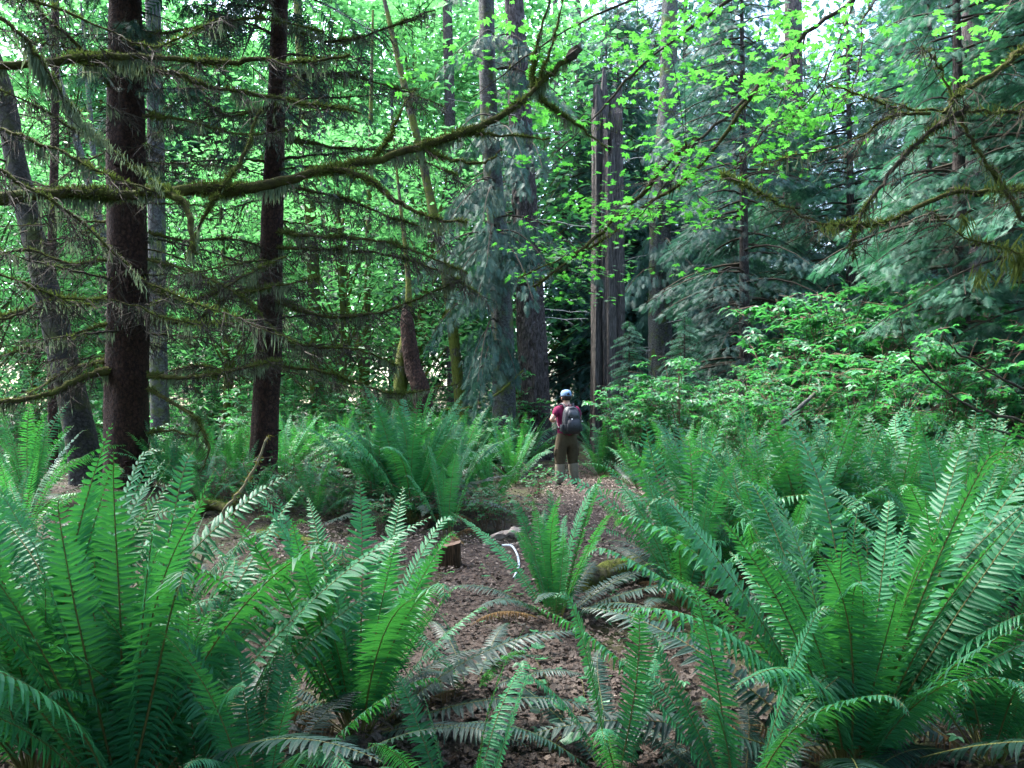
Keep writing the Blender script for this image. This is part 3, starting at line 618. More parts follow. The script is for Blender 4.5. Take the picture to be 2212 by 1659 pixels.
for k, (u0, v1, u1, d, rd, mt, lb) in enumerate([
        (300, 250, 150, 20, .13, 'alder_bark', 'slim pale trunk leaning left behind the thin dark pole'),
        (240, 250, 195, 24, .12, 'alder_bark', 'slim grey trunk in the bright gap left of the thick spruce'),
        (520, 560, 545, 26, .16, 'mossy_bark', 'mossy trunk in the bright gap between the two spruces'),
        (690, -30, 640, 20, .16, 'mossy_bark', 'mossy grey trunk just right of the slim spruce'),
        (735, 420, 700, 24, .12, 'alder_bark', 'thin straight trunk in the bright gap right of the slim spruce'),
        (800, 640, 745, 22, .14, 'mossy_bark', 'dark mossy maple stem curving at the back, left of the twin leaning trunks'),
        (790, 300, 800, 21, .10, 'mossy_bark', 'upright thin stem of the maple clump left of the twin leaning trunks'),
        (1010, 170, 870, 19, .13, 'mossy_bark', 'long diagonal mossy stem crossing the bright leaves left of the grey trunk'),
        (860, 400, 850, 27, .13, 'alder_bark', 'far grey stem in the brightest leaves')]):
    p = [gbase(u0, d), P(u0 + (u1 - u0) * .3, 873 - (873 - v1) * .35, d), P(u0 + (u1 - u0) * .65, 873 - (873 - v1) * .7, d + .4), P(u1, v1, d + .6)]
    plain_tree('maple_tree', lb, up_from(p, 4), [rd * 1.15, rd, rd * .85, rd * .7, .03], M[mt], 40 + k, moss=400, sides=14, n=40)
# twin leaning trunks
p = [gbase(862, 16), P(864, 850, 16), P(868, 780, 16.1), P(880, 705, 16.2), P(882, 600, 16.3), P(866, 450, 16.5)]
plain_tree('maple_tree', 'left mossy stem of the crossing pair beyond the big fern', up_from(p, 2), [.17, .15, .14, .10, .06, .04, .01], M['mossy_bark'], 51, moss=700, sides=16)
p = [gbase(930, 15.8), P(912, 860, 15.8), P(892, 790, 15.9), P(880, 700, 16.0), P(876, 655, 16.05)]
plain_tree('maple_tree', 'right purplish stem of the crossing pair beyond the big fern', p, [.22, .20, .18, .15, .04], M['spruce_bark'], 52, sides=18, furrow=.04)
# grey trunk with moss, furrowed fir, snag, fir beyond
p = [gbase(1092, 19), P(1088, 760, 19), P(1080, 600, 19), P(1066, 400, 19), P(1055, 200, 19), P(1050, -20, 19)]
tg, rg_ = plain_tree('fir_tree', 'grey trunk with a yellow moss streak left of the furrowed fir', up_from(p, 8), [.30, .28, .26, .24, .22, .2, .05], M['alder_bark'], 53, moss=900, sides=28)
p = [gbase(1160, 21), P(1150, 760, 21), P(1142, 600, 21), P(1132, 400, 21), P(1120, 180, 21), P(1108, -20, 21)]
th, rh_ = plain_tree('fir_tree', 'big fir with deeply furrowed reddish grey bark behind the hiker', up_from(p, 9), [.50, .42, .38, .35, .31, .27, .05], M['fir_bark'], 54, furrow=.09, sides=44, n=150, flare=1.4)
p = [gbase(1432, 27), P(1425, 700, 27), P(1428, 450, 27), P(1440, 250, 27), P(1448, -20, 27)]
tj, rj_ = plain_tree('fir_tree', 'straight grey fir with pale lichen right of the dead snag', up_from(p, 9), [.46, .42, .38, .34, .28, .05], M['alder_bark'], 55, sides=30, n=80, furrow=.04, moss=500)
p = [gbase(1722, 26), P(1720, 600, 26), P(1716, 350, 26), P(1712, -20, 26)]
plain_tree('fir_tree', 'bluish grey trunk seen through conifer foliage at centre right', up_from(p, 6), [.42, .38, .34, .28, .05], M['fir_bark'], 56, sides=26, furrow=.05)
for k, (u, d, rd, lb) in enumerate([(1262, 38, .2, 'narrow trunk just left of the dead snag'), (1212, 42, .17, 'dark narrow trunk right behind the furrowed fir'), (2110, 19, .26, 'trunk buried in hemlock foliage near the right edge'), (980, 30, .25, 'far trunk left of the grey mossy trunk')]):
    p = [gbase(u, d), P(u - 3, 600, d), P(u - 8, 300, d), P(u - 14, -20, d)]
    plain_tree('fir_tree', lb, up_from(p, 5), [rd * 1.1, rd, rd * .9, rd * .75, .04], M['fir_bark'], 60 + k, sides=18, furrow=.04)
# dead cedar snag: shell of grey wood, split open at the left
def snag():
    root = gbase(1315, 22); t = thing('dead_snag', 'broken grey cedar snag with a black split along its left side', 'dead tree', root)
    n, s = 110, 48; z = np.linspace(0, 11.3, n)[:, None]; a = np.linspace(0, 2 * np.pi, s, endpoint=False)[None]; rng = np.random.default_rng(5)
    rad = .50 + .08 * np.exp(-z / .6) - .006 * z
    rib = .07 * np.sin(a * 7 + .15 * np.sin(z * 1.3)) + .04 * np.sin(a * 15 + .3 * z) + .02 * np.sin(a * 23 + z)
    slit = -.62 * np.exp(-((np.angle(np.exp(1j * (a - np.radians(229 + 4 * np.sin(z * .7)))))) / .10) ** 2) * (z < 10.6)
    slit2 = -.16 * np.exp(-((np.angle(np.exp(1j * (a - np.radians(300 + 6 * np.sin(z * .5 + 1)))))) / .09) ** 2) * (z > 1.5)
    top = np.clip((z - (10.3 + .8 * np.sin(a * 2 + 1) + .35 * np.sin(a * 9) + .2 * np.sin(a * 17))) / .25, 0, 1)
    r_ = rad * (1 + rib + slit + slit2 + rng.normal(0, .01, (n, s))) * (1 - top * .8)
    zz = np.minimum(z + 0 * a, 10.3 + .8 * np.sin(a * 2 + 1) + .35 * np.sin(a * 9) + .2 * np.sin(a * 17))
    V = np.stack([r_ * np.cos(a), r_ * np.sin(a), zz - .1], -1).reshape(-1, 3)
    i = np.arange(n - 1)[:, None] * s; j = np.arange(s)[None]; k = (j + 1) % s
    mb = MB(); mb.add(V, np.stack([i + j, i + k, i + s + k, i + s + j], -1).reshape(-1, 4), 0, .5)
    link('trunk', mb.mesh('trunk', [M['snag']]), t)
    mb = MB(); V, F = tube([(-.05, 0, 9.5), (-.1, -.02, 11.0), (-.12, -.05, 11.8)], [.16, .12, .02], 8, .2, rng); mb.add(V, F, 0, .5); link('splinter', mb.mesh('splinter', [M['snag']]), t)
    mb = MB(); pos = np.column_stack([rng.normal(-.1, .25, 260), rng.normal(-.2, .2, 260), rng.normal(9.9, .18, 260)]); batch(mb, HAIR, pos, rdir(rng, 260, 0, 1.4), ups(rng, 260), rng.uniform(.05, .14, 260), rng, 0)
    link('moss', mb.mesh('moss', [M['moss']]), t, kind='stuff')
snag()
# conifer limbs with hanging needle sprays on the grey trunks (dark drooping foliage at centre)
def hang_limbs(t, root, us, seed, n, zlo, zhi, d, L0, L1, mat='spruce', size=.34, side=None):
    rng = np.random.default_rng(seed)
    for k in range(n):
        z = rng.uniform(zlo, zhi); az = rng.uniform(0, 6.283)
        if side is not None: az = side + rng.normal(0, .7)
        L = rng.uniform(L0, L1); dd = np.array([math.cos(az), math.sin(az), 0]); sdv = np.array([-dd[1], dd[0], 0]); x0 = P(us, 873, d)[0]
        q = np.linspace(0, 1, 8)[:, None]; c = np.array([x0, d, z]) - root
        w = c + dd * L * q + UPZ * (.12 * L * q - .75 * L * q ** 2)
        mb = MB(); V, F = tube(w, np.linspace(.028, .006, 8), 5); mb.add(V, F, 0, .5)
        m = 190; tt = rng.uniform(.1, 1, m); lat = rng.uniform(-1, 1, m) * .3 * L * (1.1 - tt)
        pos = c + dd * (L * tt)[:, None] + sdv * lat[:, None] + UPZ * (.12 * L * tt - .75 * L * tt ** 2 - .5 * abs(lat) - rng.uniform(0, .3, m))[:, None]
        batch(mb, SPRAY_F, pos, dd * .3 + sdv * (np.sign(lat) * .3)[:, None] - UPZ * rng.uniform(.5, 1.4, (m, 1)), rdir(rng, m, -.5, .8), size * rng.uniform(.6, 1.3, m), rng, 1)
        link('bough', mb.mesh('bough', [M['twig'], M[mat]]), t)
hang_limbs(tg, rg_, 1070, 71, 34, 2.6, 12.8, 18.8, 1.2, 2.8, 'spruce', .20, math.radians(265))
hang_limbs(th, rh_, 1135, 72, 12, 4.5, 13, 21, 1.2, 2.6, 'spruce', .20, math.radians(200))
hang_limbs(tj, rj_, 1435, 73, 22, 3.0, 13, 27, 1.6, 3.2, 'conifer', .32)
# pale dead twigs on the snag side trees
def dead_twigs(t, root, us, d, seed, n, zlo, zhi, L0, L1):
    rng = np.random.default_rng(seed); x0 = P(us, 873, d)[0]
    for k in range(n):
        z = rng.uniform(zlo, zhi); az = rng.choice([0, math.pi]) + rng.normal(-.3, .5); L = rng.uniform(L0, L1); dd = np.array([math.cos(az), math.sin(az), 0])
        c = np.array([x0, d, z]) - root; q = np.linspace(0, 1, 8)[:, None]; w = c + dd * L * q + UPZ * (.1 * L * q - .35 * L * q ** 2 + .25 * L * q ** 3) + rng.normal(0, .015, (8, 3))
        mb = MB(); V, F = tube(w, np.linspace(.018, .005, 8), 4); mb.add(V, F, 0, .5); twigs_on(mb, w, rng, 5, .5, .2, 1, 0, .007)
        link('dead_branch', mb.mesh('dead_branch', [M['twig_pale']]), t)
dead_twigs(tj, rj_, 1430, 27, 81, 16, 2.2, 12, 1.2, 3.2)
dead_twigs(th, rh_, 1145, 21, 82, 10, 2.5, 10, 1.0, 2.4)

# ------------------------------------------------------------------ woods behind: broadleaf and conifer trees
def broadleaf_proto(seed, H, z0, R, nclust, per, size, mat):
    rng = np.random.default_rng(seed); mb = MB(); tr = MB()
    pts = [np.array([0, 0, -.2]), np.array([rng.normal(0, .2), rng.normal(0, .2), H * .4]), np.array([rng.normal(0, .5), rng.normal(0, .5), H * .9])]
    tpath = smooth_path(pts, 24); V, F = tube(tpath, np.linspace(.14, .03, 24), 10, .1, rng); tr.add(V, F, 0, .5, True)
    for k in range(nclust):
        z = z0 + (H - z0) * rng.uniform(0, 1); f = (z - z0) / (H - z0); rad = R * (math.sin(math.pi * (.15 + .8 * f)) ** .6) * math.sqrt(rng.uniform(.05, 1)); az = rng.uniform(0, 6.283)
        c = np.array([rad * math.cos(az), rad * math.sin(az), z])
        if k % 4 == 0:
            s = tpath[int(np.clip(z / H * 22 - 3, 1, 23))]; V, F = tube(smooth_path([s, (s + c) / 2 + [0, 0, .3], c], 7), np.linspace(.035, .008, 7), 4); tr.add(V, F, 0, .5)
        m = rng.integers(int(per * .5), int(per * 1.4)); rr_ = rng.uniform(.35, .8)
        tier = np.round(rng.normal(0, .35, m) / .14) * .14
        pos = c + np.column_stack([rng.normal(0, rr_, m), rng.normal(0, rr_, m), tier + rng.normal(0, .03, m)])
        batch(mb, OVAL if size < .0 else RHOMB, pos, rdir(rng, m, -.5, .15), ups(rng, m, .35), size * rng.uniform(.6, 1.25, m), rng, 0)
    return tr.mesh('broadleaf_trunk', [M['mossy_bark']]), mb.mesh('broadleaf_crown', [mat])
BL = [broadleaf_proto(201, 12, 1.2, 2.9, 230, 34, .27, M['bright']), broadleaf_proto(202, 14, 2.5, 3.3, 240, 34, .28, M['bright']), broadleaf_proto(203, 9, .4, 2.6, 170, 34, .22, M['bright'])]
def conifer_proto(seed, H, z0, R, nl, per, tmpl, size, mat, droop):
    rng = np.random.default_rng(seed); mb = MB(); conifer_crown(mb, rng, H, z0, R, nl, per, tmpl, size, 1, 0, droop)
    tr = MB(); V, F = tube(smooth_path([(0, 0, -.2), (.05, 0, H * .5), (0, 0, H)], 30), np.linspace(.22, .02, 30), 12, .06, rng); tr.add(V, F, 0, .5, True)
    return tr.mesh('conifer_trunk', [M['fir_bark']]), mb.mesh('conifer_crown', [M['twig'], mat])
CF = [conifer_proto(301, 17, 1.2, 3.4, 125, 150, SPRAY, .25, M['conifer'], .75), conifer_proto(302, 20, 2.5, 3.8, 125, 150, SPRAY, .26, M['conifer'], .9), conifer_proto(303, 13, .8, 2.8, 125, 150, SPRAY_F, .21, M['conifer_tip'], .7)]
def plant_tree(name, proto, pos, rz, sc, label, cat, group=None, first={}):
    key = id(proto[1])
    if key not in first:
        t = thing(name, label, cat, pos, rz, group, sc); link('trunk', proto[0], t); link('crown', proto[1], t); first[key] = t; return t
    return copy_thing(first[key], pos, rz, sc, label, group)
rr = random.Random(77)
def row(n, u0, u1, d0, d1, protos, name, lb, gp, s0=.85, s1=1.15):
    for k in range(n):
        u = u0 + (u1 - u0) * (k + rr.uniform(.1, .9)) / n; d = rr.uniform(d0, d1)
        plant_tree(name, rr.choice(protos), gbase(u, d, 0), rr.uniform(0, 6.28), rr.uniform(s0, s1), lb, 'tree', gp)
row(7, -150, 1050, 19, 24, [BL[2]], 'broadleaf_tree', 'low bright green maple in the nearest row of the left woods', 'nearest maples of the left woods', .8, 1.1)
row(7, -250, 1150, 30, 34, BL[1:2], 'broadleaf_tree', 'tall bright green maple in the second row of the left woods', 'second row of maples at left', 1.2, 1.45)
row(14, -400, 1300, 42, 50, BL[:2], 'broadleaf_tree', 'far bright green tree closing the left woods', 'far trees at left', 1.5, 1.9)
row(4, 1190, 1460, 33, 38, CF[:2], 'conifer_tree', 'tall blue green conifer standing behind the snag and the lichen fir', 'conifers behind the snag', 1.0, 1.2)
row(6, 1180, 1650, 42, 50, BL[:2], 'broadleaf_tree', 'bright tree glimpsed beyond the firs at centre right', 'trees beyond the firs', .8, 1.1)
row(6, 1480, 2350, 20, 25, [CF[0], CF[2]], 'conifer_tree', 'blue green hemlock in the nearest row of the right woods', 'nearest hemlocks at right', .85, 1.05)
row(5, 1400, 2500, 30, 36, CF[:2], 'conifer_tree', 'blue grey hemlock in the second row of the right woods', 'second row of hemlocks at right', 1.0, 1.25)
row(14, 1300, 2700, 40, 52, CF[:2], 'conifer_tree', 'far conifer closing the right woods', 'far conifers at right', 1.25, 1.7)
row(5, 150, 1150, 29, 38, CF[:2], 'conifer_tree', 'dark conifer standing among the bright maples at left centre', 'conifers among the maples', .9, 1.1)
# unseen wood added round and over the photographer to block sky light, one mass
mb = MB(); r = np.random.default_rng(19); kk = 0
while kk < 3000:
    a = r.uniform(0, 6.283); D = 17 * math.sqrt(r.uniform(0, 1)); c = np.array([D * math.cos(a), 1 + D * math.sin(a), r.uniform(.3, 20)])
    if D < 7.5 and c[2] < 8.5: continue
    if c[1] > -1 and abs(c[0]) < (c[1] + 1) * .74 + 2.2 and c[2] < 1.55 + (c[1] + 1) * .62 + 2.6: continue
    if c[1] > 6: continue
    kk += 1; m = 26; pos = c + r.normal(0, .55, (m, 3)) * [1.2, 1.2, .6]; batch(mb, RHOMB, pos, rdir(r, m, -1.0, 0), ups(r, m, .4), r.uniform(.2, .5, m), r, 0)
link('unseen_shade_woods', mb.mesh('unseen_shade_woods', [M['conifer']]), kind='stuff')
plant_tree('conifer_tree', CF[2], gbase(2080, 15, 0), 1.0, 1.0, 'pale tipped hemlock with drooping sprays near the right edge', 'tree')
plant_tree('conifer_tree', CF[2], gbase(2330, 13.5, 0), 2.0, 1.0, 'hemlock cut by the right edge with pale green sprays', 'tree')
plant_tree('conifer_tree', CF[2], gbase(1360, 17.5, 0), 2.0, .27, 'young feathery hemlock right of the hiker before the snag', 'tree')
plant_tree('conifer_tree', CF[2], gbase(1480, 18.5, 0), 4.0, .3, 'second young hemlock, at the left end of the shrub thicket', 'tree')
# the wood far behind, one mass
mb = MB(); r = np.random.default_rng(9)
for k in range(1350):
    a = r.uniform(-.85, .85); D = r.uniform(58, 75); z = r.uniform(0, 1) ** 1.15 * 36 + .3; c = np.array([math.sin(a) * D, math.cos(a) * D, z]); m = 34
    pos = c + r.normal(0, 1.0, (m, 3)) * [1.3, 1, .8]; con = (a > .06 and r.uniform() < .8) or r.uniform() < .12
    if con: batch(mb, RHOMB, pos, rdir(r, m, -1.2, -.2), ups(r, m, .4), r.uniform(.5, 1.1, m), r, 1)
    else: batch(mb, RHOMB, pos, rdir(r, m, -.5, .2), ups(r, m, .4), r.uniform(.3, .6, m), r, 0)
link('far_woods', mb.mesh('far_woods', [M['bright'], M['conifer']]), kind='stuff')

# ------------------------------------------------------------------ shrubs
def shrub_proto(seed, H, R, nstem, leaves, size, tmpl, mat, tier=.1):
    rng = np.random.default_rng(seed); st = MB(); lf = MB()
    for k in range(nstem):
        az = rng.uniform(0, 6.283); R_ = R * math.sqrt(rng.uniform(.05, 1)); h = H * rng.uniform(.55, 1)
        e = np.array([R_ * math.cos(az), R_ * math.sin(az), h]); w = smooth_path([np.array([e[0] * .12, e[1] * .12, 0]), np.array([e[0] * .45, e[1] * .45, h * .65]), e], 12, rng, .012)
        V, F = tube(w, np.linspace(.010, .003, 12), 4); st.add(V, F, 0, .5)
        for b in range(4):
            i = rng.integers(4, 11); az2 = rng.uniform(0, 6.283); l = rng.uniform(.25, .55); e2 = w[i] + [math.cos(az2) * l, math.sin(az2) * l, rng.uniform(-.05, .2)]
            V, F = tube(np.array([w[i], (w[i] + e2) / 2 + [0, 0, .04], e2]), [.005, .004, .002], 3); st.add(V, F, 0, .5)
            m = leaves // 4; q = rng.uniform(.15, 1.05, m)[:, None]; pos = w[i] + (e2 - w[i]) * q + rng.normal(0, .055, (m, 3)) * [1, 1, .35]
            batch(lf, tmpl, pos, rdir(rng, m, -.55, .1), ups(rng, m, .25), size * rng.uniform(.6, 1.25, m), rng, 0)
    return st.mesh('shrub_stems', [M['shrub_stem']]), lf.mesh('shrub_leaves', [mat])
M['shrub_stem'] = noise_mat('shrub_stem', [(.05, .03, .02), (.14, .09, .06)], 12, .8)
SH = [shrub_proto(401 + k, 2.4, 1.0, 17, 28, .125, TRIF, M['shrub']) for k in range(4)] + [shrub_proto(411 + k, .8, .5, 9, 16, .075, TRIF, M['shrub']) for k in range(2)]
def plant_shrub(proto, pos, rz, sc, label, group=None, first={}, name='salmonberry_shrub', cat='shrub'):
    key = id(proto[1])
    if key not in first:
        t = thing(name, label, cat, pos, rz, group, sc); link('stems', proto[0], t); link('foliage', proto[1], t); first[key] = t; return t
    return copy_thing(first[key], pos, rz, sc, label, group)
for k in range(13):
    u = 1540 + 60 * k + rr.uniform(-20, 20); plant_shrub(SH[k % 4], gbase(u, rr.uniform(12.5, 14.0), 0), rr.uniform(0, 6.28), rr.uniform(.8, 1.05) * (1.25 if 1700 < u < 2150 else .85), 'leafy green shrub in the front row of the right thicket', 'shrubs in the front row of the right thicket')
for k in range(15):
    u = 1480 + 58 * k + rr.uniform(-20, 20); plant_shrub(SH[k % 4], gbase(u, rr.uniform(15, 17.5), 0), rr.uniform(0, 6.28), rr.uniform(1.3, 1.5) * (1.28 if 1690 < u < 2150 else .72), 'tall leafy shrub at the back of the right thicket', 'shrubs at the back of the right thicket')
for k in range(9):
    plant_shrub(SH[k % 4], gbase(1330 + 30 * k, rr.uniform(15.5, 20), 0), rr.uniform(0, 6.28), rr.uniform(.7, .95), 'low leafy shrub between the hiker and the thicket', 'low shrubs right of the hiker')
for k in range(26):
    plant_shrub(SH[k % 4], gbase(-60 + 47 * k + rr.uniform(-20, 20), rr.uniform(17, 25), 0), rr.uniform(0, 6.28), rr.uniform(.7, 1.05), 'leafy undergrowth shrub below the left maples', 'undergrowth shrubs below the left maples')
for k in range(9):
    plant_shrub(SH[4 + k % 2], G(340 + 90 * k + rr.uniform(-15, 15), rr.uniform(990, 1080)), rr.uniform(0, 6.28), rr.uniform(.9, 1.5), 'low leafy plant in the undergrowth between the spruces and the hiker', 'low plants between the spruces and the hiker')
for k in range(18):
    plant_shrub(SH[4 + k % 2], G(400 + 40 * k, rr.uniform(1085, 1150)), rr.uniform(0, 6.28), rr.uniform(.5, .9), 'small leafy seedling on the floor before the spruces', 'seedlings on the floor before the spruces')
    plant_shrub(SH[k % 4], gbase(280 + 50 * k + rr.uniform(-20, 20), rr.uniform(14.5, 17), 0), rr.uniform(0, 6.28), rr.uniform(.4, .62), 'knee high leafy shrub beyond the spruce trunks', 'knee high shrubs beyond the spruces')
for k, (u, v, s, lb) in enumerate([(640, 1085, .9, 'small leafy plant right of the slim spruce foot'), (690, 1060, .8, 'pale leafy plant in front of the mid ground ferns'), (605, 1110, .7, 'tiny three leaved plant at the foot of the slim spruce'), (820, 1170, .6, 'small pale seedling left of the cut stump'), (1130, 1020, .9, 'pale leafed plant left of the hiker legs'), (1160, 1075, .7, 'small leafy plant near the left foot of the hiker'), (1050, 1130, .6, 'seedling with pale leaves right behind the stump'), (1390, 1010, 1.1, 'leafy plant at the right bend of the trail')]):
    plant_shrub(SH[4 + k % 2], G(u, v), rr.uniform(0, 6.28), s, lb, None)

# ------------------------------------------------------------------ the mossy limb from the left, the maple from the right
def off_tree(name, label, pts, rad, mat, seed):
    root = np.array(pts[0], float); t = thing(name, label, 'tree', root)
    link('trunk', trunk_mesh('trunk', [np.array(q) - root for q in pts], rad, mat, 26, 60, 0, 1.3, seed, 6, 600), t); return t, root
t, root = off_tree('mossy_tree', 'moss covered tree whose long limb crosses the upper left of the photo', [(-6.2, 6.3, -.2), (-6.0, 6.2, 3), (-6.3, 6.3, 6.5), (-6.4, 6.4, 10)], [.26, .22, .17, .08], M['mossy_bark'], 91)
J = [(-240, 430)]
main = [(-700, 470), (-240, 445), (0, 427), (150, 418), (300, 420), (420, 410), (520, 410), (620, 388), (720, 366), (830, 340), (930, 310), (1020, 280), (1100, 240), (1150, 195), (1200, 150), (1238, 115)]
limb(t, root, px_pts(main, 6.2, 7.4), .060, .021, 1001, 44, .38, 3200, 420, .085, fuzz=.034, mat=3, tr=.0045, sides=10, sub=4)
subs = [([(300, 412), (360, 415), (400, 445), (414, 490), (416, 545)], 6.1, 5.8, .034, .018, 10), ([(720, 366), (790, 385), (850, 430), (910, 462), (960, 475), (1010, 478)], 6.8, 6.6, .028, .010, 16),
        ([(905, 318), (970, 345), (1030, 352), (1075, 338)], 7.0, 6.8, .018, .007, 8), ([(1150, 195), (1195, 235), (1250, 272), (1310, 320)], 7.3, 7.2, .022, .006, 10),
        ([(1150, 190), (1152, 140), (1172, 60), (1190, -30)], 7.3, 7.4, .018, .007, 8), ([(1158, 185), (1186, 120), (1205, 50), (1222, -30)], 7.3, 7.2, .014, .006, 8),
        ([(1000, 287), (1080, 292), (1190, 302)], 7.1, 7.0, .020, .006, 8), ([(480, 405), (530, 330), (560, 240)], 6.5, 6.8, .022, .012, 6), ([(470, 420), (440, 470), (420, 520), (400, 560)], 6.5, 6.8, .018, .008, 6), ([(800, 350), (840, 300), (870, 230), (900, 190)], 6.9, 7.2, .010, .004, 10)]
for k, (px, a, b, r0, r1, tw_) in enumerate(subs):
    limb(t, root, px_pts(px, a, b), r0, r1, 1010 + k, tw_, .3, 2200, 260, .08, fuzz=.03, tr=.004, sub=3, name='branch')
up = [([(-700, 200), (-200, 160), (0, 142), (100, 135), (190, 124), (300, 122), (400, 130), (480, 136), (560, 128), (650, 135), (760, 120)], 6.4, 7.2, .05, .012, 50, .5), ([(180, 128), (300, 148), (380, 160), (450, 185), (560, 205), (680, 228), (780, 244)], 6.9, 7.0, .032, .008, 46, .5),
      ([(-300, 220), (0, 280), (60, 300), (160, 340), (235, 380), (350, 420)], 6.3, 6.0, .02, .008, 30, .4), ([(-250, -120), (0, 40), (60, 88), (110, 170), (160, 240), (230, 312), (350, 400)], 4.4, 4.7, .016, .004, 24, .3),
      ([(-250, 270), (0, 372), (100, 430), (180, 482), (260, 562), (340, 622), (500, 682), (640, 740)], 4.8, 5.4, .016, .003, 60, .42), ([(-250, 500), (0, 590), (120, 640), (260, 650), (420, 700), (560, 690)], 5.6, 6.4, .013, .003, 50, .42),
      ([(-250, 60), (0, -10), (200, 50), (330, 100), (480, 40)], 5.8, 6.2, .014, .004, 46, .45), ([(-200, 700), (0, 690), (100, 650), (200, 660)], 5.9, 6.6, .013, .004, 26, .4)]
for k, (px, a, b, r0, r1, tw_, tl) in enumerate(up):
    limb(t, root, px_pts(px, a, b), r0, r1, 1030 + k, tw_, tl, 1800 if k < 2 else 500, 260 if k < 4 else 60, .09, fuzz=.032, tr=.004, sub=5)
# hanging moss curtain on the near left twig
rng = np.random.default_rng(44)
for (u, v, u2, v2, L, n_) in [(60, 92, 165, 245, .20, 420), (165, 245, 235, 315, .17, 260), (235, 315, 345, 395, .10, 150), (430, 300, 460, 330, .08, 60), (150, 520, 170, 540, .13, 60), (280, 580, 310, 610, .11, 60)]:
    q = rng.uniform(0, 1, (n_, 1)); pos = P(u, v, 4.55) * (1 - q) + P(u2, v2, 4.6) * q - root + rng.normal(0, .018, (n_, 3))
    mb = MB(); wv_ = .45 + .55 * np.sin(q[:, 0] * 9 + u) ** 2
    batch(mb, LICH, pos, np.column_stack([rng.normal(0, .28, n_), rng.normal(0, .28, n_), -np.ones(n_)]), rdir(rng, n_, -.6, .6), L * .75 * rng.uniform(.15, 1.0, n_) * wv_, rng, 0)
    link('hanging_moss', mb.mesh('hanging_moss', [M['lichen']]), t, kind='stuff')
# burl at the limb tip
mb = MB(); V, F = tube([P(1225, 128, 7.35) - root, P(1238, 117, 7.36) - root, P(1250, 105, 7.38) - root, P(1252, 98, 7.38) - root], [.03, .05, .045, .015], 9, .35, rng); mb.add(V, F, 0, .5)
link('burl', mb.mesh('burl', [M['twig']]), t)

t, root = off_tree('bigleaf_maple', 'maple whose bright leafy branches hang across the top centre and right', [(6.4, 7.6, -.2), (6.2, 7.5, 3), (5.8, 7.3, 6), (5.5, 7.2, 9)], [.28, .24, .19, .1], M['mossy_bark'], 92)
mbr = [([(2300, -500), (2000, -160), (1850, -10), (1740, 75), (1660, 160), (1590, 235), (1510, 300), (1470, 350), (1420, 420), (1370, 480)], 7.3, 7.0, .032, .005, 150),
       ([(2200, -450), (1900, -250), (1650, -60), (1520, 40), (1420, 112), (1340, 190), (1270, 268), (1200, 330)], 7.6, 7.6, .024, .006, 120),
       ([(1900, -250), (1560, -60), (1350, 5), (1200, 80), (1100, 150), (1020, 212)], 7.8, 7.4, .018, .004, 90),
       ([(1510, 300), (1450, 345), (1390, 415), (1310, 490), (1235, 560), (1150, 618)], 7.4, 8.2, .026, .014, 90),
       ([(1660, 160), (1500, 370), (1400, 440), (1300, 520), (1210, 560), (1120, 600)], 7.6, 8.4, .020, .008, 90),
       ([(1740, 75), (1700, 200), (1640, 300), (1590, 360), (1500, 410)], 7.4, 7.0, .010, .003, 110),
       ([(1850, -10), (1800, 120), (1760, 200), (1700, 260), (1600, 300)], 7.3, 6.8, .010, .003, 90),
       ([(2000, -160), (1960, -60), (1870, 30), (1860, 110), (1840, 190), (1800, 240)], 7.3, 6.6, .012, .003, 34),
       ([(2300, -200), (2212, -60), (2180, 10), (2140, 60)], 6.5, 6.2, .012, .004, 22)]
leafmesh = []
for k in range(3):
    m_ = MB(); TV, TF = MAPLE; w = TV.copy(); w[:, 2] += np.random.default_rng(k).normal(0, .03, len(w)); m_.add(w, TF, 0, .3 + .3 * k); leafmesh.append(m_.mesh('maple_leaf', [M['maple']]))
rng = np.random.default_rng(66); rl = random.Random(6)
spread = {0: .55, 1: .5, 2: .45, 3: .4, 4: .45, 5: .5, 6: .5, 7: .2, 8: .2}
from mathutils import Matrix
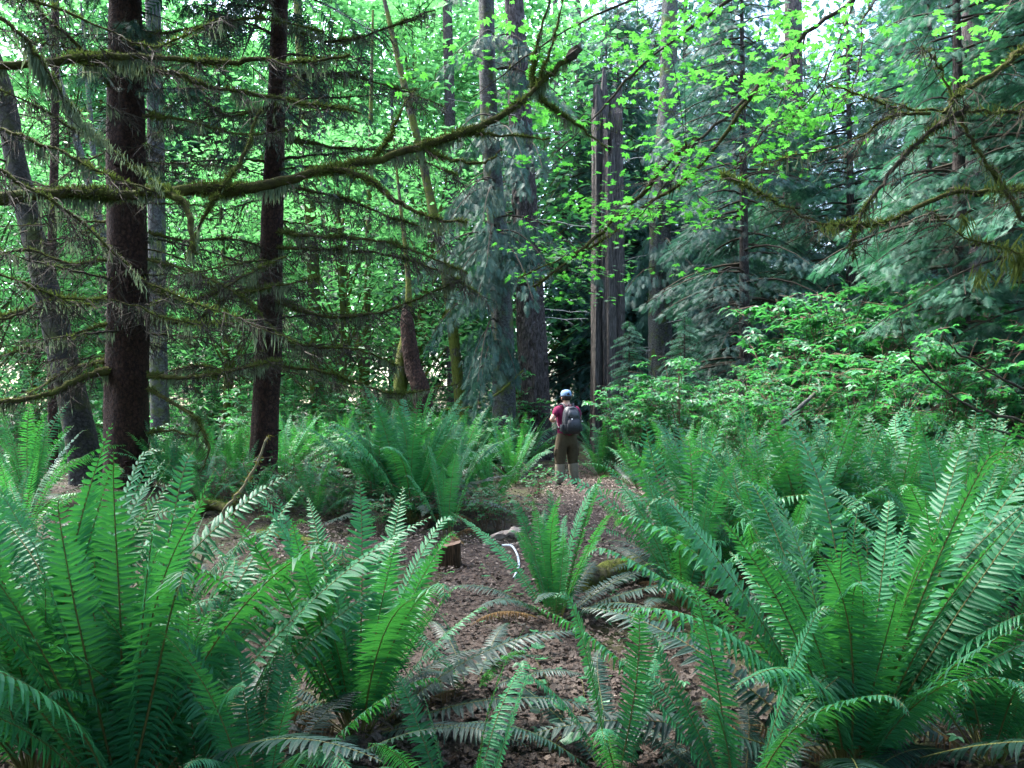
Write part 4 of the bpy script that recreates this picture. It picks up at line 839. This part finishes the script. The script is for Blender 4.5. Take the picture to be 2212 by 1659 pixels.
for k, (px, a, b, r0, r1, nl) in enumerate(mbr):
    nl = int(nl * 1.6)
    w, o = limb(t, root, px_pts(px, a, b), r0, r1, 1100 + k, 9, .5, 260 if k in (3, 4) else 30, 30 if k in (3, 4) else 6, .06, mat=0 if k not in (3, 4) else 3, name='branch', droop=.1, sub=1, tr=.004)
    n_ = len(w); lo = .28 if k < 3 else (.1 if k in (5, 6) else .25)
    ntier = nl // 8; pos, dr = [], []
    for q in range(ntier):     # flat sprays of leaves at different heights near the branch
        i = int(rng.uniform(lo, 1) * (n_ - 1)); c = w[i] + np.array([rng.normal(0, spread[k]), rng.normal(0, .7), rng.normal(.0, .20 if k != 7 else .1)])
        st = MB(); e = c + np.array([rng.normal(0, .2), rng.normal(0, .2), 0]); V, F = tube(np.array([w[i], (w[i] + c) / 2 + [0, 0, .06], c, e]), [.004, .003, .002, .001], 3); st.add(V, F, 0, .5)
        link('twig', st.mesh('twig', [M['twig']]), o)
        m = rng.integers(10, 22); pos.append(c + rng.normal(0, 1, (m, 3)) * [.18, .18, .02]); dr.append(rdir(rng, m, -.5, .1))
    pos = np.concatenate(pos); dr = np.concatenate(dr); m = len(pos); near_ = np.argsort(pos[:, 1])
    sz = rng.uniform(.045, .135, m) * (1.0 if k not in (3, 4) else .9)
    for i in near_[:33]:
        d = Vector(dr[i]).normalized(); upv = Vector((rng.normal(0, .22), rng.normal(0, .22), 1)); s = upv.cross(d).normalized(); nn = d.cross(s)
        l = link('leaf', leafmesh[rl.randrange(3)], o); R3 = Matrix((d, s, nn)).transposed().to_4x4()
        l.matrix_local = Matrix.Translation(Vector(pos[i])) @ R3 @ Matrix.Scale(float(sz[i]), 4)
    rest = near_[33:]
    if not len(rest): continue
    mb = MB(); batch(mb, MAPLE, pos[rest], dr[rest], ups(rng, len(rest), .32), sz[rest], rng, 0, np.clip(rng.normal(.5, .25, len(rest)), 0, 1))
    link('leaves', mb.mesh('leaves', [M['maple']]), o, kind='stuff')
# bare mossy branches of the same maple at the right edge
rb = [([(2500, -60), (2300, 60), (2212, 110), (2140, 162), (2080, 196), (2040, 245)], 5.8, 5.4, .034, .012, 14, 160), ([(2500, 620), (2300, 545), (2212, 482), (2150, 380), (2105, 310), (2070, 240), (2030, 150), (1990, 100)], 5.4, 5.6, .022, .006, 20, 300),
      ([(2500, 400), (2300, 402), (2212, 411), (2080, 416), (2000, 440), (1930, 474), (1870, 486), (1780, 484), (1720, 460), (1650, 425), (1560, 372)], 5.6, 5.6, .022, .005, 34, 360),
      ([(2090, 230), (2010, 285), (1960, 330), (1920, 380), (1880, 430), (1850, 490), (1840, 560)], 5.5, 5.5, .024, .006, 20, 260), ([(2500, 250), (2300, 235), (2212, 238), (2100, 242), (1980, 236), (1880, 215), (1790, 178)], 5.7, 5.6, .018, .004, 30, 200),
      ([(2010, 245), (1930, 250), (1850, 300), (1750, 330), (1640, 355)], 5.5, 5.7, .012, .003, 20, 60), ([(2500, 600), (2300, 560), (2200, 545), (2080, 510), (2000, 450)], 5.2, 5.5, .010, .003, 14, 120)]
for k, (px, a, b, r0, r1, tw_, dn) in enumerate(rb):
    limb(t, root, px_pts(px, a, b), r0, r1, 1200 + k, int(tw_ * 1.6), .35, dn * 3, 60, .07, mat=3 if k != 3 else 0, name='bare_branch', tr=.003, sub=5, fuzz=.035)
for (u, v, L, n_, sp) in [(2200, 545, .22, 140, .05), (2160, 400, .10, 90, .035), (2120, 590, .16, 50, .03), (1790, 490, .09, 90, .035), (2150, 235, .07, 70, .03), (2085, 470, .16, 40, .02)]:
    c = P(u, v, 5.4) - root; pos = c + rng.normal(0, sp, (n_, 3)); mb = MB(); batch(mb, LICH, pos, np.column_stack([rng.normal(0, .35, n_), rng.normal(0, .35, n_), -np.ones(n_)]), rdir(rng, n_, -.3, .3), L * rng.uniform(.2, 1.0, n_), rng, 0); link('hanging_moss', mb.mesh('hanging_moss', [M['moss']]), t, kind='stuff')
# smooth curving stems at the right edge
rs = gbase(2420, 7.0, 0); t = thing('bare_shrub', 'leafless shrub with smooth curved brown stems cut by the right edge', 'shrub', rs)
for k, px in enumerate([[(2420, 1180), (2330, 950), (2212, 914), (2100, 880), (2020, 830), (1975, 780), (1955, 735), (1945, 690)], [(2420, 1180), (2320, 900), (2212, 842), (2120, 795), (2060, 752), (2040, 720)], [(2420, 1180), (2340, 1010), (2250, 960), (2160, 930), (2090, 925)]]):
    limb(t, rs, px_pts(px, 7.0, 6.8), .018, .004, 1300 + k, 5, .35, 0, 0, mat=5 if False else 0, name='stem', sub=0, tr=.003, droop=-.1)

# ------------------------------------------------------------------ small things on the floor
M['cut_wood'] = noise_mat('cut_wood', [(.07, .045, .03), (.15, .10, .07)], 8, .8)
M['stump_side'] = bark_mat('stump_side', (.035, .020, .010), (.095, .055, .028), None, (22, 22, 1.2), .7)
M['pale_wood'] = noise_mat('pale_wood', [(.14, .11, .09), (.40, .34, .29)], 16, .85)
M['plastic'] = noise_mat('white_tube', [(.30, .36, .42), (.45, .50, .56)], 6, .4)
M['stick'] = noise_mat('stick_bark', [(.10, .085, .05), (.22, .20, .12)], 18, .9)
root = G(972, 1228); t = thing('cut_stump', 'short square cut wooden stump beside the trail', 'stump', root, scale=.82)
rng = np.random.default_rng(4); mb = MB()
prof = np.array([(-.115, -.10), (-.04, -.115), (.0, -.10), (.06, -.118), (.12, -.10), (.125, 0), (.115, .10), (0, .115), (-.11, .105), (-.12, 0)])
zs = np.linspace(-.05, .30, 8); V = np.array([[x * (1.08 - .1 * i / 7), y_ * (1.08 - .1 * i / 7), z + (i == 7) * (.03 * x / .12)] for i, z in enumerate(zs) for x, y_ in prof]); V[:, :2] += rng.normal(0, .002, (len(V), 2))
F = np.array([(i * 10 + j, i * 10 + (j + 1) % 10, (i + 1) * 10 + (j + 1) % 10, (i + 1) * 10 + j) for i in range(7) for j in range(10)]); mb.add(V, F, 0, .5)
link('stump_side', mb.mesh('stump_side', [M['stump_side']]), t)
mb = MB(); top = np.vstack([V[-10:] + [0, 0, .001], [[0, 0, .318]]]); mb.add(top, np.array([(10, j, (j + 1) % 10) for j in range(10)]), 0, .5)
mb.add(np.array([(-.05, .0, .31), (.06, -.01, .32), (.05, .07, .315), (-.04, .06, .31), (0, .03, .37)]), np.array([(0, 1, 4), (1, 2, 4), (2, 3, 4), (3, 0, 4)]), 0, .5)
link('cut_top', mb.mesh('cut_top', [M['cut_wood']]), t)
# pale splintered wood
root = G(1095, 1178); t = thing('wood_debris', 'pale splintered slabs of rotten wood lying beside the trail', 'wood', root)
for k, (x0, y0, z0_, x1, y1, z1, w, h) in enumerate([(-.20, 0, .05, .12, .05, .17, .09, .04), (-.02, -.05, .12, .20, .08, .16, .11, .05), (.0, -.04, .14, .24, -.10, .03, .06, .03), (-.14, .05, .04, .05, .1, .14, .06, .03), (-.3, -.1, .03, -.05, -.02, .05, .03, .02), (.1, -.16, .03, .3, .0, .10, .035, .02), (-.05, -.14, .03, .16, -.18, .03, .025, .02), (-.22, .1, .03, -.02, .16, .09, .03, .02)]):
    a_, b_ = np.array([x0, y0, z0_]), np.array([x1, y1, z1]); V, F = tube(smooth_path([a_, (a_ + b_) / 2 + [0, 0, .03], b_], 7), [w * .25, w * .45, w * .55, w * .6, w * .5, w * .4, w * .1], 7, .35, rng); V[:, 2] = (V[:, 2] - V[:, 2].mean()) * .7 + V[:, 2].mean()
    mb = MB(); mb.add(V, F, 0, .5); link('splinter', mb.mesh('splinter', [M['pale_wood' if k != 2 else 'snag']]), t)
root = G(1115, 1250)
pth = [G(1085, 1192) + [0, 0, .06], G(1105, 1196) + [0, 0, .07], G(1117, 1212) + [0, 0, .06], G(1121, 1232) + [0, 0, .06], G(1116, 1250) + [0, 0, .06], G(1110, 1262) + [0, 0, .05]]
mb = MB(); V, F = tube(smooth_path(pth, 30) - root, .011, 8); mb.add(V, F, 0, .5, True)
tag(link('plastic_tube', mb.mesh('plastic_tube', [M['plastic']]), None, root), 'curved white plastic tube lying on the litter by the trail', 'tube')
# leaning mossy stick
pp = np.array([G(395, 1330) + [0, 0, .02], P(470, 1130, 5.35), P(520, 1060, 5.3), P(550, 1010, 5.25), P(578, 946, 5.2)]); root = pp[0].copy()
t = thing('dead_stick', 'thin pale stick with yellow moss leaning out of the left ferns', 'stick', root)
w = smooth_path(pp - root, 26, rng, .006); mb = MB(); V, F = tube(w, np.linspace(.013, .007, 26), 6, .15, rng); mb.add(V, F, 0, .5); link('stem', mb.mesh('stem', [M['stick']]), t)
M['moss_gold'] = leaf_mat('golden_moss', (.16, .14, .03), (.28, .24, .06), (.2, .18, .03), .2, .9, .05)
mb = MB(); n_ = 420; i = rng.integers(2, 26, n_); i = i[np.sin(i * 1.3) > -.2]; n_ = len(i); batch(mb, HAIR, w[i] + rng.normal(0, .008, (n_, 3)), rdir(rng, n_, -1.4, 1.2), rdir(rng, n_, -1, 1), rng.uniform(.015, .05, n_), rng, 0)
link('moss', mb.mesh('moss', [M['moss_gold']]), t, kind='stuff')
# fallen logs and sticks
def log(pts, r0, r1, label, seed, mat='mossy_bark', moss=900, name='fallen_log'):
    rng = np.random.default_rng(seed); root = np.array(pts[0], float); t = thing(name, label, 'log', root)
    w = smooth_path(np.array(pts) - root, 30, rng, .006); rad = np.linspace(r0, r1, 30); mb = MB(); V, F = tube(w, rad, 14, .06, rng); mb.add(V, F, 0, .5, True)
    for e in (0, -1): mb.add(np.vstack([V.reshape(30, 14, 3)[e], w[e][None]]), np.array([(14, j, (j + 1) % 14) for j in range(14)]), 0, .5)
    link('wood', mb.mesh('wood', [M[mat]]), t)
    if moss:
        mb = MB(); i = rng.integers(0, 30, moss); d = rdir(rng, moss, .1, 1.5); batch(mb, HAIR, w[i] + d * rad[i][:, None] + rng.normal(0, .02, (moss, 3)), d, rdir(rng, moss, -1, 1), rng.uniform(.012, .04, moss), rng, 0); link('moss', mb.mesh('moss', [M['moss_bright']]), t, kind='stuff')
M['moss_bright'] = leaf_mat('bright_moss', (.05, .11, .012), (.10, .20, .02), (.12, .24, .02), .25, .9, .05)
log([G(1250, 1290) + [0, 0, .07], G(1350, 1262) + [0, 0, .12], G(1470, 1235) + [0, 0, .1], G(1600, 1215) + [0, 0, .08]], .12, .10, 'bright mossy fallen log right of the trail under dark fronds', 1)
log([G(700, 1235) + [0, 0, .03], G(770, 1228) + [0, 0, .04], G(840, 1226) + [0, 0, .03]], .045, .035, 'thin moss covered log left of the cut stump', 2)
log([G(560, 1165) + [0, 0, .05], G(620, 1175) + [0, 0, .06], G(690, 1190) + [0, 0, .04]], .06, .05, 'short mossy log on the floor right of the slim spruce foot', 3)
log([G(400, 1130) + [0, 0, .1], G(450, 1118) + [0, 0, .14], G(500, 1125) + [0, 0, .12]], .09, .06, 'rotting mossy log between the two spruce feet', 4, 'limb_moss', 1500)
log([P(1620, 975, 12), P(1700, 905, 12.3), P(1760, 850, 12.6)], .045, .03, 'pale lichen covered pole leaning inside the right shrub thicket', 5, 'alder_bark', 0, 'leaning_pole')
log([P(960, 885, 17), P(1010, 882, 17), P(1075, 850, 17.3), P(1130, 800, 17.6)], .04, .02, 'bent mossy dead branch lying left of the furrowed fir foot', 6, 'mossy_bark', 500, 'fallen_branch')
log([G(935, 1408) + [0, 0, .03], G(975, 1418) + [0, 0, .035], G(1020, 1424) + [0, 0, .03]], .011, .007, 'short grey stick on the litter at centre', 8, 'alder_bark', 0, 'fallen_stick')
log([G(1040, 1330) + [0, 0, .04], G(1130, 1362) + [0, 0, .05], G(1210, 1395) + [0, 0, .04]], .009, .006, 'long thin stick lying left of the narrow fern', 9, 'alder_bark', 0, 'fallen_stick')
# round leaved plants
def round_plant(pos, n_, seed, label, R=.16):
    rng = np.random.default_rng(seed); t = thing('round_leaf_plant', label, 'plant', pos)
    for k in range(n_):
        az = rng.uniform(0, 6.28); rr_ = R * math.sqrt(rng.uniform(.1, 1)); h = rng.uniform(.05, .17); e = np.array([rr_ * math.cos(az), rr_ * math.sin(az), h])
        mb = MB(); V, F = tube(smooth_path([np.zeros(3), e * .6 + [0, 0, .02], e], 5), [.002] * 5, 3); mb.add(V, F, 1, .5)
        batch(mb, ROUND, e[None], rdir(rng, 1, -.15, .15), ups(rng, 1, .25), rng.uniform(.05, .085, 1), rng, 0); link('leaf', mb.mesh('round_leaf', [M['shrub'], M['fern_stem']]), t)
for k, (u, v, n_, lb) in enumerate([(1235, 1590, 9, 'cluster of round green leaves near the bottom centre'), (1190, 1640, 5, 'few round leaves at the bottom edge right of centre'), (1265, 1530, 4, 'single stalk with round leaves beside the big fern tips'), (1195, 1510, 4, 'small round leaved plant below the narrow fern'), (1165, 1420, 4, 'thin stalked round leaf plant left of the narrow fern'), (1090, 1290, 4, 'tiny round leaf plant on the litter near the white tube')]):
    round_plant(G(u, v) + [0, 0, .02], n_, 500 + k, lb)

# ------------------------------------------------------------------ the hiker
def skin_obj(name, verts, edges, radii, mat, parent, root=0, sub=2):
    me = bpy.data.meshes.new(name); me.from_pydata([tuple(v) for v in verts], edges, []); me.materials.append(mat)
    o = bpy.data.objects.new(name, me); COL.objects.link(o); o.parent = parent
    o.modifiers.new('skin', 'SKIN')
    for i, rd in enumerate(radii): me.skin_vertices[0].data[i].radius = rd if isinstance(rd, tuple) else (rd, rd)
    me.skin_vertices[0].data[root].use_root = True
    s = o.modifiers.new('sub', 'SUBSURF'); s.levels = sub; s.render_levels = sub
    o.modifiers[0].use_smooth_shade = True
    return o
M['skin'] = noise_mat('skin', [(.42, .23, .17), (.52, .31, .24)], 10, .5, .05)
M['shirt'] = noise_mat('maroon_shirt', [(.10, .007, .034), (.15, .013, .052)], 7, .85, .5, .15, .02)
M['trousers'] = noise_mat('brown_trousers', [(.030, .024, .014), (.062, .049, .030)], 6, .9, .6, .15, .03)
M['shoe'] = noise_mat('dark_shoe', [(.012, .010, .009), (.03, .025, .022)], 20, .7)
M['hair'] = noise_mat('dark_hair', [(.008, .005, .004), (.02, .012, .01)], 60, .6)
M['cap'] = noise_mat('grey_cap', [(.09, .16, .27), (.14, .23, .36)], 30, .8, .1)
M['cap_band'] = noise_mat('cap_band', [(.03, .04, .06), (.05, .06, .08)], 30, .7)
M['pack'] = noise_mat('backpack_cloth', [(.006, .007, .011), (.016, .019, .026)], 5, .55, .6, .35, .02)
M['pack_light'] = noise_mat('backpack_panel', [(.014, .017, .023), (.030, .035, .044)], 5, .5, .5, .4, .02)
M['buckle'] = noise_mat('pale_buckle', [(.5, .52, .55), (.6, .62, .65)], 5, .4)
HP = G(1224, 1054); HP[2] = float(gz(HP[0], HP[1])) + .03
man = thing('person', 'hiker seen from behind in maroon T-shirt, brown trousers and pale cap, wearing a black backpack', 'person', HP, math.radians(20))
# body: pelvis 0, spine, chest, neck, head ...
bv = [(0, 0, .98), (0, .0, 1.14), (0, -.01, 1.34), (0, -.01, 1.47), (0, .0, 1.545), (0, .015, 1.63), (0, .02, 1.72),
      (-.18, -.01, 1.43), (-.315, -.03, 1.24), (-.17, .20, 1.22), (-.10, .27, 1.26), (.18, -.01, 1.43), (.285, .02, 1.20), (.16, .23, 1.19), (.08, .28, 1.24),
      (-.10, 0, .90), (-.125, .01, .52), (-.14, -.02, .12), (-.15, .10, .05), (.10, 0, .90), (.13, .02, .52), (.15, -.02, .12), (.19, .09, .05)]
be = [(0, 1), (1, 2), (2, 3), (3, 4), (4, 5), (5, 6), (3, 7), (7, 8), (8, 9), (9, 10), (3, 11), (11, 12), (12, 13), (13, 14), (0, 15), (15, 16), (16, 17), (17, 18), (0, 19), (19, 20), (20, 21), (21, 22)]
brd = [(.14, .10), (.13, .095), (.15, .10), (.09, .075), (.058, .06), (.078, .095), (.07, .085), .058, .045, .034, .022, .058, .045, .034, .022, .085, .06, .042, .03, .085, .06, .042, .03]
skin_obj('body', bv, be, brd, M['skin'], man)
# fingers and thumbs on both hands
for hx, s in ((-.10, 1), (.08, -1)):
    z = 1.26 if s > 0 else 1.24; y_ = .27
    for f, (dx, L) in enumerate([(-.026, .075), (-.009, .085), (.009, .08), (.026, .062)]):
        a_ = np.array([hx + s * .01, y_ - .005, z + dx * .3]); pt = [a_, a_ + [s * .035, .02, dx], a_ + [s * (.035 + L * .45), .015, dx + .005], a_ + [s * (.03 + L * .75), -.012, dx + .006]]
        skin_obj('finger', pt, [(0, 1), (1, 2), (2, 3)], [.012, .0095, .0085, .007], M['skin'], man, 0, 1)
    pt = [np.array([hx, y_ - .01, z]), np.array([hx + s * .02, y_ - .03, z + .03]), np.array([hx + s * .045, y_ - .03, z + .055])]
    skin_obj('thumb', pt, [(0, 1), (1, 2)], [.013, .011, .009], M['skin'], man, 0, 1)
# face on the front of the head, turned slightly left
mb = MB(); V, F = tube([(-.004, .105, 1.655), (-.004, .130, 1.635), (-.004, .112, 1.622)], [.008, .014, .010], 6); mb.add(V, F, 0, .5, True); link('nose', mb.mesh('nose', [M['skin']]), man)
for sx in (-.032, .03):
    mb = MB(); V, F = tube([(sx - .014, .103, 1.662), (sx, .108, 1.664), (sx + .014, .103, 1.662)], [.002, .006, .002], 6); mb.add(V, F, 0, .5); link('eye', mb.mesh('eye', [M['hair']]), man)
for sx in (-.083, .083):
    mb = MB(); V, F = tube([(sx, .02, 1.605), (sx * 1.12, .008, 1.63), (sx * 1.12, .006, 1.655), (sx, .02, 1.665)], [.006, .011, .012, .006], 7); mb.add(V, F, 0, .5, True); link('ear', mb.mesh('ear', [M['skin']]), man)
def shell(rings, mat, name, parent, s=24, cap=True):
    """Closed lofted surface from (cx, cy, z, rx, ry) rings with rounded-box exponent."""
    mb = MB(); a = np.linspace(0, 2 * np.pi, s, endpoint=False); rows = []
    for (cx, cy, z, rx, ry, e) in rings:
        c, sn = np.cos(a), np.sin(a); rows.append(np.column_stack([cx + rx * np.sign(c) * abs(c) ** e, cy + ry * np.sign(sn) * abs(sn) ** e, np.full(s, z)]))
    V = np.vstack(rows); n = len(rings); F = [(i * s + j, i * s + (j + 1) % s, (i + 1) * s + (j + 1) % s, (i + 1) * s + j) for i in range(n - 1) for j in range(s)]
    mb.add(V, np.array(F), 0, .5, True)
    if cap:
        for e_, z in ((0, rings[0]), (n - 1, rings[-1])):
            mb.add(np.vstack([V[e_ * s:(e_ + 1) * s], [[z[0], z[1], z[2]]]]), np.array([(s, j, (j + 1) % s) for j in range(s)]), 0, .5, True)
    return link(name, mb.mesh(name, [mat]), parent)
shell([(0, .02, 1.60, .082, .097, 1), (0, .005, 1.63, .090, .104, 1), (0, .005, 1.68, .093, .108, 1), (0, .01, 1.71, .088, .10, 1)], M['hair'], 'hair', man)
mb = MB(); V, F = tube([(-.075, .045, 1.62), (-.06, .085, 1.585), (0, .105, 1.57), (.06, .085, 1.585), (.075, .045, 1.62)], [.014, .022, .028, .022, .014], 8, .1, rng); mb.add(V, F, 0, .5, True); link('beard', mb.mesh('beard', [M['hair']]), man)
shell([(0, .015, 1.685, .099, .114, 1), (0, .015, 1.72, .100, .114, 1), (0, .015, 1.755, .093, .104, 1), (0, .015, 1.785, .070, .078, 1), (0, .015, 1.80, .035, .04, 1), (0, .015, 1.804, .008, .009, 1)], M['cap'], 'cap', man, 26, False)
shell([(0, -.085, 1.70, .032, .018, 1), (0, -.086, 1.715, .034, .018, 1), (0, -.082, 1.735, .022, .016, 1)], M['hair'], 'cap_opening', man, 14)
shell([(0, .013, 1.676, .101, .116, 1), (0, .013, 1.692, .102, .117, 1)], M['cap_band'], 'cap_band', man, 26, False)
mb = MB(); a = np.linspace(-1.15, 1.15, 13); inn = np.column_stack([.098 * np.sin(a), .015 + .112 * np.cos(a), np.full(13, 1.695)]); out = np.column_stack([.095 * np.sin(a), .05 + .165 * np.cos(a), 1.685 - .012 * a * a])
V = np.vstack([inn, out, inn - [0, 0, .006], out - [0, 0, .006]]); F = [(i, i + 1, 14 + i, 13 + i) for i in range(12)] + [(26 + i, 39 + i, 40 + i, 27 + i) for i in range(12)] + [(13 + i, 14 + i, 40 + i, 39 + i) for i in range(12)]
mb.add(V, np.array(F), 0, .5, True); link('cap_brim', mb.mesh('cap_brim', [M['cap_band']]), man)
skin_obj('shirt', [(0, 0, .82), (0, 0, 1.08), (0, -.01, 1.34), (0, -.01, 1.46), (0, 0, 1.505), (-.185, -.01, 1.425), (-.275, -.025, 1.29), (.185, -.01, 1.425), (.26, .005, 1.28)],
         [(0, 1), (1, 2), (2, 3), (3, 4), (3, 5), (5, 6), (3, 7), (7, 8)], [(.20, .14), (.19, .135), (.195, .13), (.12, .095), (.072, .072), .085, .078, .085, .078], M['shirt'], man, 2)
skin_obj('trousers', [(0, 0, 1.12), (0, 0, .93), (-.10, 0, .84), (-.115, .01, .66), (-.125, .015, .50), (-.13, .01, .44), (-.13, .01, .42), (.10, 0, .84), (.12, .01, .66), (.13, .02, .50), (.135, .02, .44), (.135, .02, .42)],
         [(0, 1), (1, 2), (2, 3), (3, 4), (4, 5), (5, 6), (1, 7), (7, 8), (8, 9), (9, 10), (10, 11)], [(.165, .115), (.19, .135), (.13, .135), .125, .108, .10, .105, (.13, .135), .125, .108, .10, .105], M['trousers'], man, 1)
M['legging'] = noise_mat('tan_lower_leg', [(.11, .095, .070), (.19, .165, .13)], 7, .85, .6, .15, .03)
for sx, lx in ((-.13, -.148), (.135, .158)):
    skin_obj('lower_trouser_leg', [(sx, .01, .50), (sx, .01, .36), (lx, .0, .20), (lx, -.01, .05)], [(0, 1), (1, 2), (2, 3)], [.096, .102, .088, .094], M['legging'], man, 0, 2)
for sx, yaw in ((-.148, -.1), (.165, .35)):
    skin_obj('shoe', [(sx, -.06, .05), (sx + .04 * yaw, .03, .045), (sx + .14 * yaw + .01, .13, .038), (sx + .2 * yaw + .01, .19, .035)], [(0, 1), (1, 2), (2, 3)], [(.045, .05), (.048, .05), (.05, .038), (.036, .028)], M['shoe'], man, 0, 2)
    mb = MB(); V, F = tube([(sx - .09, .0, .70), (sx - .09, .0, .58)], [.035, .035], 8)
for sx in (-.235, .245):
    mb = MB(); V, F = tube([(sx * .88, .0, .74), (sx * .88, .0, .72), (sx * .88, .01, .58), (sx * .88, .01, .56)], [.01, .04, .042, .015], 10); mb.add(V, F, 0, .5, True); link('cargo_pocket', mb.mesh('cargo_pocket', [M['trousers']]), man)
# backpack, worn but a thing of its own
pack = thing('backpack', 'black backpack worn on the back of the hiker', 'backpack', HP, math.radians(20))
shell([(0, -.20, .985, .12, .06, .6), (0, -.215, 1.0, .155, .10, .6), (0, -.225, 1.10, .172, .12, .6), (0, -.22, 1.25, .170, .115, .62), (0, -.21, 1.38, .150, .10, .65), (0, -.19, 1.46, .115, .075, .75), (0, -.175, 1.49, .06, .04, .9)], M['pack'], 'main_bag', pack, 28)
shell([(0, -.30, 1.02, .11, .04, .6), (0, -.32, 1.04, .135, .055, .6), (0, -.325, 1.16, .135, .06, .6), (0, -.315, 1.24, .12, .045, .7), (0, -.30, 1.27, .09, .02, .8)], M['pack'], 'front_pocket', pack, 24)
shell([(0, -.30, 1.285, .10, .03, .6), (0, -.305, 1.30, .112, .04, .6), (0, -.295, 1.37, .10, .035, .7), (0, -.275, 1.42, .07, .02, .8)], M['pack_light'], 'upper_pocket', pack, 24)
for pts_, r_ in (([(-.15, -.27, 1.40), (-.165, -.30, 1.30), (-.12, -.335, 1.2), (0.0, -.385, 1.15)], .006), ([(.15, -.27, 1.40), (.165, -.30, 1.30), (.12, -.335, 1.2), (0.0, -.385, 1.15)], .006), ([(-.13, -.24, 1.42), (0, -.27, 1.47), (.13, -.24, 1.42)], .007)):
    mb = MB(); V, F = tube(smooth_path(pts_, 14), r_, 6); mb.add(V, F, 0, .5, True); link('compression_strap', mb.mesh('compression_strap', [M['pack_light']]), pack)
for s in (-1, 1):
    mb = MB(); V, F = tube(smooth_path([(s * .08, -.14, 1.46), (s * .10, -.06, 1.535), (s * .12, .06, 1.50), (s * .13, .125, 1.36), (s * .15, .10, 1.18), (s * .17, -.06, 1.08)], 20), .024, 8); mb.add(V, F, 0, .5, True); link('shoulder_strap', mb.mesh('shoulder_strap', [M['pack']]), pack)
    shell([(s * .175, -.21, 1.03, .02, .05, .7), (s * .185, -.21, 1.05, .03, .065, .7), (s * .18, -.21, 1.16, .03, .06, .7)], M['pack_light'], 'side_pocket', pack, 14)
mb = MB(); V, F = tube(smooth_path([(-.03, -.17, 1.485), (-.03, -.175, 1.53), (.03, -.175, 1.53), (.03, -.17, 1.485)], 12), .008, 6); mb.add(V, F, 0, .5, True); link('handle', mb.mesh('handle', [M['pack']]), pack)
for (x_, y_, z_) in ((-.06, -.358, 1.262), (.172, -.30, 1.22)):
    mb = MB(); V, F = tube([(x_ - .012, y_ - .02, z_), (x_ + .012, y_ - .02, z_)], [.008, .008], 6); mb.add(V, F, 0, .5); link('buckle', mb.mesh('buckle', [M['buckle']]), pack)
ORD = 'leftmost second third fourth fifth sixth seventh eighth ninth tenth eleventh twelfth thirteenth fourteenth fifteenth sixteenth seventeenth eighteenth nineteenth twentieth'.split() + ['twenty-' + w for w in 'first second third fourth fifth sixth'.split()]
groups = {}
for o in SC.objects:
    if o.parent is None and 'group' in o: groups.setdefault((o['group'], o['label']), []).append(o)
for (g, lb), L_ in groups.items():
    if 'photographer' in g or len(L_) < 2: continue
    L_.sort(key=lambda o: math.atan2(o.location.x, o.location.y))
    for k, o in enumerate(L_):
        w = ORD[k] if k == 0 else ('rightmost' if k == len(L_) - 1 else ORD[k] + ' from left')
        o['label'] = w + ', ' + lb
print('tris', sum(len(m.loops) - 2 * len(m.polygons) for m in bpy.data.meshes if m.users))
